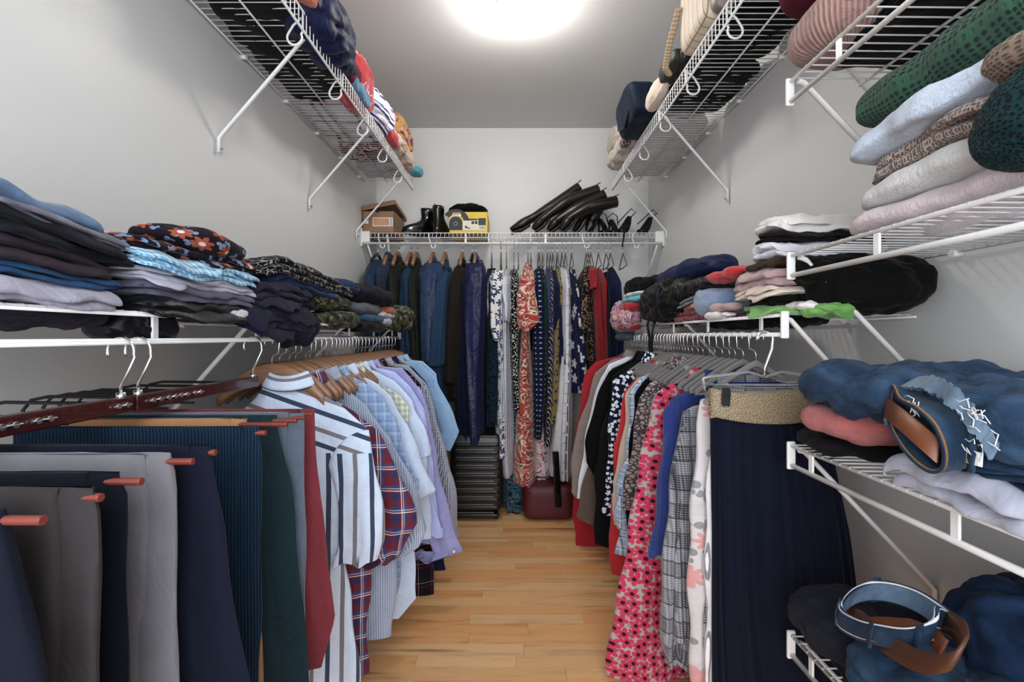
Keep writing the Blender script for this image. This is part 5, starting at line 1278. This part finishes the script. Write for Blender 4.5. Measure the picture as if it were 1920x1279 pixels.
lump('garment', 'black laundry sagging under the long wire shelf', 'clothing', m_bkh, (.70, 1.36, 1.078), (.06, .28, .015), 76, amp=.012, f=24)

# ---- tower shelf 2: sweaters
S2 = 1.222
k_green = cloth('chunky_green_knit', '#2f5c48', 'knit', scale=88, rand=.15, col=C('#10241c'), ks=1.0, crease_b=.3)
k_blue = cloth('fuzzy_ice_blue', '#a7b5d2', 'fuzzy', col=C('#bccae2'), sheen=.8); k_beige = cloth('beige_open_knit', '#b09c92', 'knit', scale=190, rand=.5, col=C('#77645b'), ks=.9)
k_white = cloth('fluffy_off_white', '#b4b4b6', 'fuzzy', col=C('#cfcfcf'), sheen=.8); k_pink = cloth('fuzzy_pale_pink', '#b9a5ac', 'fuzzy', col=C('#cdbcc2'), sheen=.8)
k_teal = cloth('deep_teal_chenille', '#0c3a42', 'knit', scale=210, rand=.9, col=C('#061a20'), ks=.9); k_tan = cloth('tan_rib_knit', '#8c715c', 'knit', scale=150, rand=.3, col=C('#5e4838'), ks=.8)
k_dpink = cloth('dusty_rose_cable', '#96716a', 'rib', period=.011, col=C('#b18a82'))
for nm, lab, cat, m, pn, pf, zb, zt, ly, sd, xf, k in (
    ('sweater', 'fuzzy pale pink sweater at the bottom of the knitwear pile', 'sweater', k_pink, 1990, 1572, .000, .040, 1, 81, .604, dict(roll=.5)),
    ('sweater', 'fluffy off white sweater above the pink one', 'sweater', k_white, 2010, 1582, .038, .088, 1, 82, .596, dict(roll=.5)),
    ('sweater', 'beige open knit sweater in the middle of the knitwear pile', 'sweater', k_beige, 2010, 1600, .086, .126, 2, 83, .602, dict(roll=.7)),
    ('sweater', 'fuzzy ice blue sweater below the green knit', 'sweater', k_blue, 2010, 1556, .122, .182, 1, 84, .592, dict(roll=.3)),
    ('sweater', 'chunky green open knit sweater topping the knitwear pile', 'sweater', k_green, 2000, 1562, .178, .270, 1, 85, .604, dict(roll=.1))):
    kw = dict(wr=.006, sag=.012, edge=.012); kw.update(k)
    folded(nm, lab, cat, m, 1, pn, pf, S2 + zb, S2 + zt, sd, 106, xf=xf, depth=.29, layers=ly, shelf_z=S2, n=44, m=60, **kw)
lump('sweater', 'rolled part of a deep teal chenille sweater facing the aisle', 'sweater', k_teal, (.60, .525, 1.285), (.055, .085, .058), 86, amp=.006, f=14, p=2.2)
lump('sweater', 'tan ribbed sleeve squeezed above the teal chenille sweater', 'sweater', k_tan, (.60, .53, 1.362), (.045, .055, .024), 87, amp=.006, f=20)
# ---- tower shelf 1 (seen from below)
S1 = 1.603
folded('trousers', 'black trousers lying on the topmost tower shelf seen through its wires', 'trousers', m_bkh, 1, 2400, 1530, S1, S1 + .05, 91, 107, xf=.66, depth=.24, layers=3, shelf_z=S1)
folded('sweater', 'dark green garment edge on the topmost tower shelf', 'sweater', cloth('dark_teal_green', '#123a36'), 1, 2200, 1505, S1 + .05, S1 + .075, 92, 107, xf=.615, depth=.27, layers=1, shelf_z=S1)
lump('sweater', 'dusty rose ribbed knit drooping over the topmost tower shelf', 'sweater', k_dpink, (.685, .97, 1.665), (.105, .11, .065), 93, amp=.006, f=12, p=2.4)
lump('shirt', 'burgundy cloth on top of the dusty rose knit', 'shirt', cloth('burgundy_cotton', '#5c1226'), (.665, .92, 1.775), (.11, .14, .05), 94, amp=.010, f=12)
lump('shirt', 'small red cloth at the back of the topmost tower shelf', 'shirt', m_red, (.76, .75, 1.665), (.06, .10, .02), 95, amp=.01, f=20)

# ---- tower shelf 3
S3 = .806
lump('shirt', 'dark charcoal t-shirt at the far end of the jeans shelf', 'shirt', cloth('charcoal_jersey', '#17151b'), (.70, .965, .828), (.11, .085, .026), 111, amp=.014, f=22)
folded('sheet', 'folded white cotton sheet under the blue jeans', 'sheet', cloth('crisp_white_cotton', '#a9acbe'), 1, 2060, 1612, S3, S3 + .052, 112, 108, xf=.585, depth=.29, layers=2, wr=.010, sag=.008, roll=.6, shelf_z=S3)
lump('sweatshirt', 'salmon pink sweatshirt rolled beside the white sheet', 'sweatshirt', cloth('salmon_marl', '#b9595a', 'fuzzy', col=C('#cc7470')), (.665, .90, .880), (.10, .085, .034), 113, amp=.008, f=18)
folded('jeans', 'blue jeans hems with frayed white edges on the sheet', 'jeans', D('bright_indigo', '#122741', '#2a4766'), 1, 2050, 1700, S3 + .050, S3 + .086, 114, 108, xf=.600, depth=.27, layers=5, wr=.006, sag=.006, roll=.5, shelf_z=S3)
jm = D('washed_mid_denim', '#182f4a', '#3a5778')
lump('jeans', 'faded blue jeans draped across the shelf top', 'jeans', jm, (.725, .84, .945), (.165, .150, .044), 115, amp=.024, f=17, n=130, m=70, p=2.8)
lump('jeans', 'torn blue jeans with belt bundled at the shelf front', 'jeans', D('torn_denim', '#182f49', '#3c5a7c'), (.695, .655, .925), (.115, .125, .046), 116, amp=.022, f=18, n=110, m=60, p=2.8)
# ------------------------------------------------------------------ belted jeans on the tower shelves
m_belt = plain('tan_leather', '#8a4a22', .42, bump=(120, .1, .001)); m_belt2 = plain('dark_tan_leather', '#5c3218', .42, bump=(120, .1, .001))
m_stitch = plain('ochre_thread', '#a8763a', .7); m_thread = plain('white_thread', '#c9cdd4', .7)
m_jean = D('waistband_denim', '#172e4b', '#34526f'); m_jin = D('denim_inside', '#3f5873', '#667f99')
m_jdark = D('deep_indigo_denim', '#101f38', '#1f3a5f')
def ring(c, e1, e2, n=40, warp=0, seed=1):
    a = np.linspace(0, 2 * PI, n + 1)[:-1]; c, e1, e2 = (np.array(q, float) for q in (c, e1, e2))
    nn = np.cross(e1, e2); nn /= np.linalg.norm(nn)
    k = 1 + .10 * np.sin(2 * a + seed) + .05 * np.sin(5 * a + seed)
    return c + (np.cos(a) * k)[:, None] * e1 + (np.sin(a) * k)[:, None] * e2 + warp * np.sin(3 * a + seed)[:, None] * nn
def PP(px, py, x):            # point on the plane X=x met by a picture point
    Y = x * F / (px - CX); return (x, Y, EYE - (py - CY) * Y / F)
def arcsm0(P_, m=30):
    P_ = np.array(P_, float); tt = np.linspace(0, len(P_) - 1, m)
    return np.stack([np.interp(tt, np.arange(len(P_)), P_[:, k]) for k in range(3)], 1)
# shelf 3 pair
t = thing('jeans', 'blue jeans waistband with orange seams and tan leather belt on the pile front', 'jeans', (.60, .66, .86))
c = np.array(PP(1738, 812, .575))
b = MB(); pts = [PP(1697, 722, .60), PP(1712, 745, .575), PP(1745, 762, .565), PP(1778, 792, .56), PP(1797, 835, .56), PP(1796, 872, .565), PP(1772, 880, .57), PP(1738, 858, .575), PP(1708, 822, .58), PP(1690, 780, .59)]
pts = np.array(pts); pp = []
for i in range(len(pts)):
    for f in np.linspace(0, 1, 6)[:-1]:
        p0, p1, p2, p3 = pts[i - 1], pts[i], pts[(i + 1) % len(pts)], pts[(i + 2) % len(pts)]
        pp.append(.5 * ((2 * p1) + (p2 - p0) * f + (2 * p0 - 5 * p1 + 4 * p2 - p3) * f * f + (3 * p1 - p0 - 3 * p2 + p3) * f ** 3))
pp = np.array(pp)
b.ribbon(pp, (.045, .004, .006), .004, closed=True); b.build('waistband', m_jean, t)
b = MB(); b.ribbon(pp + np.array([-.0195, -.0015, -.002]), (.003, .001, .001), .0055, closed=True); b.build('seam', m_stitch, t)
b = MB(); b.ribbon([PP(1662, 764, .572), PP(1690, 786, .550), PP(1725, 816, .540), PP(1760, 846, .542)], [(.004, 0, .030)] * 4, .0035)
b.ribbon([PP(1700, 765, .59), PP(1740, 780, .60), PP(1765, 800, .60)], [(.004, 0, .022)] * 3, .003); b.build('belt', m_belt, t)
for a_, b_ in (((1718, 800), (1712, 855)), ((1783, 850), (1800, 885))):
    pass
b = MB(); b.ribbon([PP(1828, 846, .553), PP(1826, 872, .553)], [(0, .020, .0)] * 2, .001); b.build('care_tag', m_paper, t)
b = MB(); b.ribbon([PP(1815, 790, .556), PP(1822, 850, .552), PP(1820, 885, .555)], [(.002, .010, 0)] * 3, .003); b.build('belt_loop', m_jean, t)
b = MB(); b.tube(arcsm0([PP(1548, 742, .60), PP(1600, 752, .592), PP(1660, 748, .590)]), .0012, 5)
b.build('stitched_seam', m_stitch, t)
# frayed denim edge draped over the pile
def arcsm(P_, m=60):
    P_ = np.array(P_, float); tt = np.linspace(0, len(P_) - 1, m); sm = np.stack([np.interp(tt, np.arange(len(P_)), P_[:, k]) for k in range(P_.shape[1])], 1)
    for _ in range(4): sm[1:-1] = (sm[:-2] + sm[1:-1] * 2 + sm[2:]) / 4
    return sm
fp = arcsm([PP(1672, 790, .60), PP(1680, 742, .60), PP(1705, 718, .595), PP(1745, 718, .58), PP(1790, 745, .565), PP(1830, 795, .556), PP(1868, 850, .553)], 90)
fw = arcsm([(.03, .01, .010), (.03, .01, .012), (.03, 0, .016), (.02, 0, .018), (.014, 0, .020), (.012, 0, .020), (.01, 0, .018)], 90)
jg = np.random.RandomState(2).uniform(.72, 1.15, 90)[:, None]
b = MB(); b.ribbon(fp + np.array([-.0015, 0, 0]) * np.sin(np.linspace(0, 40, 90))[:, None], fw * jg, .005)
rg_ = random.Random(8)
b2 = MB()
for i in range(26):
    px_, py_ = rg_.choice([(1800 + rg_.uniform(0, 60), 770 + rg_.uniform(0, 80)), (1690 + rg_.uniform(0, 20), 735 + rg_.uniform(0, 50)), (1790 + rg_.uniform(0, 40), 740 + rg_.uniform(0, 40))])
    q = [PP(px_ + k * rg_.uniform(2, 9), py_ + k * rg_.uniform(-2, 11), .549 - .002 * (k % 2)) for k in range(4)]
    b2.tube(q, .0007, 4)
t = thing('shorts', 'frayed pale denim hem draped over the belted jeans', 'shorts', (.57, .66, .90))
b.build('frayed_hem', D('pale_frayed_denim', '#3d566f', '#71889f'), t); o = b2.build('loose_threads', m_thread, t); o['kind'] = 'stuff'
# shelf 4
S4 = .392
lump('trousers', 'dark slate trousers folded at the far end of the lowest shelf', 'trousers', cloth('slate_grey_cotton', '#20222e'), (.665, .92, .475), (.105, .115, .055), 121, amp=.020, f=16)
lump('trousers', 'black trousers under the slate pair on the lowest shelf', 'trousers', m_bkh, (.70, .83, .43), (.10, .16, .035), 122, amp=.010, f=14)
lump('jeans', 'deep indigo jeans heaped against the wall on the lowest shelf', 'jeans', m_jdark, (.800, .64, .550), (.11, .17, .115), 123, amp=.026, f=15, n=120, m=66)
lump('jeans', 'body of the belted indigo jeans lying on the lowest shelf', 'jeans', m_jean, (.640, .67, .485), (.11, .16, .075), 124, amp=.020, f=18)
lump('sweater', 'pale grey marl knit just visible at the bottom of the lowest shelf', 'sweater', cloth('grey_marl', '#8f8f94', 'fuzzy', col=C('#a5a5aa')), (.60, .585, .43), (.05, .09, .03), 125, amp=.008, f=20)
def smooth_closed(pts, k=6):
    pts = np.array(pts); out = []
    n = len(pts)
    for i in range(n):
        p0, p1, p2, p3 = pts[i - 1], pts[i], pts[(i + 1) % n], pts[(i + 2) % n]
        for f in np.linspace(0, 1, k + 1)[:-1]: out.append(.5 * ((2 * p1) + (p2 - p0) * f + (2 * p0 - 5 * p1 + 4 * p2 - p3) * f * f + (3 * p1 - p0 - 3 * p2 + p3) * f ** 3))
    return np.array(out)
t = thing('jeans', 'open waistband of indigo jeans with wide brown belt coiled through it', 'jeans', (.60, .74, .56))
R1 = smooth_closed([PP(1574, 1152, .580), PP(1590, 1122, .592), PP(1628, 1104, .608), (.640, .80, .612), (.655, .76, .616), (.655, .70, .612), PP(1756, 1154, .605), PP(1748, 1178, .580), PP(1700, 1192, .562), PP(1650, 1186, .558), PP(1605, 1174, .565)])
R1 = R1 - np.array([0, 0, .004]); n1 = len(R1); c = R1.mean(0)
b = MB(); b.ribbon(R1, (.002, -.006, .036), .0045, closed=True); b.build('waistband', m_jean, t)
b = MB(); b.ribbon(R1 + np.array([0, -.003, .0165]), (.0, 0, .0022), .0058, closed=True); b.ribbon(R1 + np.array([0, .003, -.0135]), (.0, 0, .0018), .0058, closed=True); b.build('seam', m_thread, t)
b = MB(); R2 = c + (R1 - c) * .95; b.ribbon(R2, (.002, -.006, .030), .002, closed=True); b.build('lining', m_jin, t)
for k in (2, 14, 46, 56):
    b = MB(); d = (R1[k] - c) * .05; w = R1[(k + 1) % n1] - R1[k - 1]; w = w / np.linalg.norm(w) * .011
    b.ribbon([R1[k] + d + np.array([0, .004, -.024]), R1[k] + d * 1.5, R1[k] + d + np.array([0, -.004, .021])], w, .003); b.build('belt_loop', m_jean, t)
def arcsm(P_, m=60):
    P_ = np.array(P_); tt = np.linspace(0, len(P_) - 1, m); sm = np.stack([np.interp(tt, np.arange(len(P_)), P_[:, k]) for k in range(3)], 1)
    for _ in range(4): sm[1:-1] = (sm[:-2] + sm[1:-1] * 2 + sm[2:]) / 4
    return sm
b = MB(); b.ribbon(arcsm([PP(1585, 1150, .600), PP(1610, 1160, .592), PP(1640, 1190, .572), PP(1675, 1215, .556), PP(1715, 1238, .548), PP(1755, 1248, .548), PP(1790, 1238, .556), PP(1808, 1212, .575), PP(1800, 1180, .600), PP(1770, 1165, .620)]), (.003, -.010, .034), .0035); b.build('belt', m_belt2, t)
b = MB(); b.ribbon(arcsm([PP(1600, 1168, .590), PP(1650, 1168, .600), PP(1700, 1172, .605), PP(1745, 1190, .590), PP(1770, 1215, .575)]), (.003, -.010, .026), .003); b.build('inner_belt', m_belt, t)

# ------------------------------------------------------------------ upper shelves
ZU = 1.990
def flat(name, label, cat, mat, s, Ya, Yb, xf, xb, z, h, seed, layers=2, **k):
    b = MB(); slab_mesh(b, (s * (xf + xb) / 2, (Ya + Yb) / 2, z), ((xb - xf) / 2, (Yb - Ya) / 2), h, seed, seed + 50, layers=layers, shelf_z=z, **k)
    o = b.build(name, mat); rim_fix(o); return tag(o, label, cat)
m_dgrey = cloth('dark_grey_jersey', '#1b1b1d')
m_block = cloth('white_black_crimson_blocks', '#c0bebe', 'plaid', period=.16, stops=[(0, C('#b9b8ba')), (.55, C('#1a1a1c')), (.66, C('#b9b8ba')), (.82, C('#6e1222'))])
m_crims = cloth('crimson_print', '#5d1220', 'leaf', scale=14, dist=1, stops=[(0, C('#6d1424')), (.50, C('#b7a7ac')), (.56, C('#5f1322')), (.66, C('#1a1416'))])
m_ggry = cloth('pale_grey_print', '#9b9a9c', 'leaf', scale=6, dist=1, stops=[(0, C('#a19fa2')), (.54, C('#18181a')), (.57, C('#a19fa2')), (.75, C('#8a6a76'))])
m_navq = cloth('navy_quilted_shell', '#161d46', rough=.55, spec=.4)
m_towel = cloth('white_towel_blue_bands', '#c5c3d2', 'stripes', dir='v', period=.085, stops=[(0, C('#cfcbdc')), (.40, C('#1c2762')), (.58, C('#cfcbdc')), (.74, C('#24388a')), (.86, C('#cfcbdc'))])
m_redt = cloth('scarlet_towel', '#b8202a', 'leaf', scale=16, dist=1, stops=[(0, C('#b81d24')), (.58, C('#b9a6c0')), (.62, C('#c0262c'))])
m_mus = cloth('mustard_maroon_blanket', '#b98636', 'leaf', scale=9, dist=1.5, stops=[(0, C('#c08d3c')), (.46, C('#7c1836')), (.50, C('#c9956a')), (.60, C('#b58038')), (.68, C('#7c1836'))])
m_crmb = cloth('cream_blanket', '#c0aa9c', 'leaf', scale=8, dist=1, stops=[(0, C('#c4b0a4')), (.56, C('#6c1f30')), (.585, C('#c9a56a')), (.7, C('#c4b0a4'))])
flat('trousers', 'black folded trousers seen from below through the upper shelf wires', 'trousers', m_bkh, -1, .55, 1.30, .63, .89, ZU, .06, 131, 3)
flat('shirt', 'dark grey crumpled cloth seen through the upper shelf wires', 'shirt', m_dgrey, -1, 1.30, 1.93, .63, .89, ZU, .06, 132, 3, wr=.014)
flat('blanket', 'white blanket with black and crimson blocks seen through the upper wires', 'blanket', m_block, -1, 1.95, 2.36, .63, .89, ZU, .06, 133, 2)
flat('blanket', 'crimson printed blanket seen through the upper wires', 'blanket', m_crims, -1, 2.37, 2.60, .63, .89, ZU, .05, 134, 2)
flat('blanket', 'pale grey printed blanket at the far end of the upper shelf', 'blanket', m_ggry, -1, 2.61, 2.87, .63, .88, ZU, .05, 135, 2)
lump('shirt', 'peach orange cloth hanging over the upper shelf edge', 'shirt', cloth('peach_cotton', '#c0684c'), (-.605, 1.36, 2.030), (.045, .07, .042), 136, amp=.010, f=16)
lump('jacket', 'navy quilted jacket spilling off the upper shelf edge', 'jacket', m_navq, (-.625, 1.575, 2.045), (.080, .215, .085), 137, amp=.022, f=12, droop=.5, p=2.3)
lump('shirt', 'greyish purple frayed cloth behind the navy quilted jacket', 'shirt', cloth('grey_purple', '#3c3c58'), (-.66, 1.68, 2.130), (.09, .16, .06), 138, amp=.016, f=14)
lump('towel', 'scarlet printed towel standing on the upper shelf', 'towel', m_redt, (-.655, 1.95, 2.085), (.055, .16, .105), 139, amp=.014, f=13)
lump('shirt', 'burgundy cloth fold in front of the scarlet towel', 'shirt', cloth('wine_cotton', '#5e2036'), (-.618, 1.86, 2.045), (.028, .10, .055), 140, amp=.010, f=18)
lump('shirt', 'light blue cloth edge hanging at the upper rail', 'shirt', cloth('dusty_blue', '#4f7f9e'), (-.605, 1.90, 2.010), (.020, .10, .030), 141, amp=.008, f=24)
lump('towel', 'white towel with navy and blue bands bulging over the rail', 'towel', m_towel, (-.645, 2.20, 2.065), (.085, .22, .078), 142, amp=.022, f=13)
lump('towel', 'coral edged towel roll under the white banded towel', 'towel', m_coral, (-.600, 2.33, 2.015), (.030, .12, .026), 143, amp=.010, f=20)
lump('blanket', 'mustard and maroon patterned blanket heaped on the upper shelf', 'blanket', m_mus, (-.655, 2.56, 2.110), (.095, .24, .105), 144, amp=.026, f=12)
lump('blanket', 'cream and plum patterned blanket fold under the mustard one', 'blanket', m_crmb, (-.610, 2.60, 2.040), (.055, .24, .050), 145, amp=.016, f=16)
lump('blanket', 'small turquoise blanket corner at the far end of the upper shelf', 'blanket', cloth('turquoise_fleece', '#3f9bb0'), (-.575, 2.82, 2.015), (.040, .05, .028), 146, amp=.008, f=20)
# right upper shelf
flat('bag', 'pale grey plastic sheet bag seen through the upper wires', 'bag', cloth('pale_grey_plastic', '#8f8f91', rough=.4), 1, 1.02, 1.36, .63, .90, ZU, .04, 151, 1)
flat('bag', 'black bag underside seen through the wires beside the grey sheet', 'bag', m_bkh, 1, 1.37, 1.66, .63, .89, ZU, .08, 152, 2)
flat('blouse', 'black lace trimmed cloth seen through the upper wires', 'blouse', m_dgrey, 1, 1.67, 2.05, .63, .89, ZU, .05, 153, 3, wr=.014)
flat('blanket', 'white cotton blanket on the far half of the upper shelf', 'blanket', cloth('soft_white_cotton', '#b9b7b7'), 1, 2.06, 2.87, .63, .89, ZU, .06, 154, 3)
t = thing('handbag', 'cream quilted handbag with taupe side panel high on the shelf', 'handbag', (.66, 1.50, ZU))
m_quilt = cloth('cream_quilted_leather', '#c4b39c', 'cells', scale=28, w=.05, col=C('#8f7f6c'), rand=0, rough=.5)
b = MB(); rbox(b, .575, .80, 1.42, 1.66, ZU + .01, ZU + .26, 7); b.build('quilted_body', m_quilt, t)
b = MB(); rbox(b, .590, .80, 1.385, 1.43, ZU + .01, ZU + .25, 7); b.build('side_panel', plain('taupe_leather', '#85766f', .5), t)
b = MB(); pts = [(.565, 1.62, ZU + .16), (.555, 1.68, ZU + .08), (.560, 1.74, ZU + .03), (.580, 1.76, ZU + .02)]
for i in range(24):
    f = i / 23 * 3; k = min(int(f), 2); q = np.array(pts[k]) * (1 - f + k) + np.array(pts[k + 1]) * (f - k)
    rbox(b, q[0] - .012, q[0] + .012, q[1] - .010, q[1] + .010, q[2] - .008, q[2] + .008, 2.4, 10, 7)
o = b.build('braided_strap', plain('straw_braid', '#b49a78', .7), t)
lump('shoe', 'dark olive trainer sole upward beside the braided strap', 'shoe', plain('dark_olive_mesh', '#2a2c24', .6), (.60, 1.80, 2.055), (.035, .10, .040), 155, amp=.008, f=20)
lump('bag', 'black pouch with zipper behind the trainer', 'bag', m_blkt, (.66, 1.74, 2.04), (.06, .10, .045), 156, amp=.010, f=20)
lump('shoe', 'pale cream canvas slipper with dark piping', 'shoe', m_crm, (.598, 1.96, 2.035), (.030, .11, .042), 157, amp=.006, f=16)
t = thing('tote_bag', 'navy canvas tote bag lying tilted over the shelf edge', 'bag', (.60, 2.2, ZU))
b = MB(); rbox(b, .53, .66, 2.03, 2.36, ZU + .005, ZU + .16, 5, 48, 26)
V = b.v[0]; V[:, 0] -= (V[:, 2] - ZU) * .25; V[:, 0] += .02 * (V[:, 1] - 2.2); V += (crease(V, 5, 18) * .012)[:, None] * np.array([1, .3, .6]); b.build('bag_body', cloth('navy_canvas', '#0f1d33', rough=.6), t)
b = MB(); b.ribbon([(.525, 2.05, ZU + .14), (.515, 2.10, ZU + .06), (.52, 2.22, ZU + .02), (.515, 2.32, ZU + .06), (.52, 2.35, ZU + .13)], (.002, .0, .022), .003); b.build('carry_handle', cloth('navy_canvas', '#0f1d33'), t)
lump('scarf', 'small red and green tartan cloth below the navy tote', 'scarf', cloth('tartan_wool', '#5c4a4c', 'plaid', period=.03, stops=[(0, C('#7c3034')), (.4, C('#2c4a46')), (.7, C('#9aa0a4'))]), (.578, 2.42, 2.030), (.025, .06, .022), 158, amp=.006, f=26)
lump('shirt', 'translucent beige plastic wrapped cloth at the far shelf end', 'bag', cloth('beige_film', '#a8a094', rough=.3, spec=.5), (.60, 2.66, 2.130), (.06, .13, .065), 159, amp=.018, f=18)
lump('blouse', 'crumpled cream white blouse drooping over the far upper rail', 'blouse', cloth('ivory_voile', '#bdb2a8'), (.600, 2.60, 2.045), (.055, .26, .045), 160, amp=.020, f=17)

# ------------------------------------------------------------------ cloth, tall boots and sandals on the back shelf
lump('scarf', 'black folded cloth lying on top of the yellow shoe box', 'cloth', m_bkh, (PX(876, 2.98), 2.99, ZT + .158), (.125, .11, .034), 161, amp=.010, f=14, p=2.2)
def P3(px, py, Y): return np.array([PX(px, Y), Y, PZ(py, Y)])
def sweep(mb, pts, r, flat=.8, n=20):
    pts = np.array(pts); k = len(pts); tt = np.linspace(0, k - 1, k * 5)
    q = np.stack([np.interp(tt, np.arange(k), pts[:, i]) for i in range(3)], 1); rr = np.interp(tt, np.arange(k), r)
    for _ in range(4): q[1:-1] = (q[:-2] + 2 * q[1:-1] + q[2:]) / 4; rr[1:-1] = (rr[:-2] + 2 * rr[1:-1] + rr[2:]) / 4
    mb.tube(q, rr, n, flat)
TB = [('farthest left and tallest reaching', (958, 431), (1000, 408), (1042, 384), (1086, 352), 3.02), ('second, laid just behind', (1000, 430), (1018, 410), (1062, 378), (1122, 356), 2.97),
      ('third, with a pale highlighted ankle', (1028, 432), (1046, 412), (1085, 388), (1133, 366), 2.95), ('lowest, whose open top points right', (1052, 432), (1068, 408), (1105, 388), (1156, 378), 2.92),
      ('fifth, nearly upright with matte shaft', (1076, 434), (1088, 412), (1102, 394), (1120, 380), 3.05), ('sixth, short and upright near sandals', (1102, 434), (1110, 412), (1118, 396), (1128, 382), 3.03)]
for i, (w, a_, b_, c_, d_, Y) in enumerate(TB):
    toe, ank, mid, top = (P3(*q, Y) for q in (a_, b_, c_, d_))
    t = thing('tall_boot', 'dark brown tall leather boot, ' + w, 'boot', tuple(toe), 'tall leather boots leaning on the back shelf')
    k = 1 if i < 4 else .8
    b = MB(); sweep(b, [toe, toe * .45 + ank * .55, ank, mid * .6 + ank * .4, mid, top * .98 + mid * .02, top], np.array([.020, .042, .033, .046, .052, .046, .046]) * k, .75)
    for v in b.v: v += (crease(v, 30 + i, 26) * .006)[:, None]
    b.build('leather_upper', m_boot2, t)
    b = MB(); d = (ank - toe); d /= np.linalg.norm(d); dn = np.array([-d[2], 0, d[0]]) * -1
    b.ribbon([toe - d * .01 + dn * .022, toe + d * .06 + dn * .038, toe + d * .12 + dn * .034], (0, .06, 0), .009); b.build('sole', M_BLACKPL, t)
    b = MB(); d = (top - mid); d /= np.linalg.norm(d); b.ribbon([top - d * .02 + np.array([0, -.02, .030 * k]), top + d * .012 + np.array([0, -.02, .036 * k])], (.006, .006, 0), .002); b.build('pull_tab', m_boot2, t)
for i, (px, Y, lean, hh, w) in enumerate(((1132, 2.98, .02, .105, 'left of a close upright pair'), (1150, 2.98, .01, .100, 'right of a close upright pair'), (1166, 2.93, -.05, .11, 'leaning beside the upright pair'), (1203, 2.95, -.06, .11, 'apart nearest the shelf bracket'))):
    t = thing('sandal', 'black strappy sandal ' + w, 'shoe', (PX(px, Y), Y, ZT), 'black sandals on the back shelf')
    x = PX(px, Y); b = MB()
    prof = [(0, .030), (.25, .033), (.6, .026), (1, .012)]
    b.ribbon([(x - lean * f + .004 * math.sin(3 * f), Y + .02 * f, ZT + .006 + hh * f) for f, _ in prof], [(w_ * 1.9, .01, 0) for _, w_ in prof], .016); b.build('sole', M_BLACKPL, t)
    b = MB(); b.tube([(x - .028, Y - .005, ZT + hh * .6), (x - .034 - lean, Y - .03, ZT + hh * 1.05), (x - lean, Y - .035, ZT + hh * 1.35), (x + .030 - lean, Y - .02, ZT + hh * 1.2), (x + .028, Y, ZT + hh * .7)], .0032, 6); b.build('ankle_strap', M_BLACKPL, t)
    b = MB(); b.ribbon([(x - .03, Y - .004, ZT + .02), (x, Y - .045, ZT + .03), (x + .03, Y - .004, ZT + .02)], (0, 0, .018), .003); b.build('toe_strap', M_BLACKPL, t)
b = MB(); b.ribbon([(PX(1172, 2.86), 2.90, ZT + .03), (PX(1171, 2.86), 2.862, ZT + .0), (PX(1167, 2.86), 2.858, ZT - .09)], (.010, 0, 0), .002)
o = b.build('strap', M_BLACKPL); tag(o, 'loose black shoe strap hanging down past the back rod', 'strap')
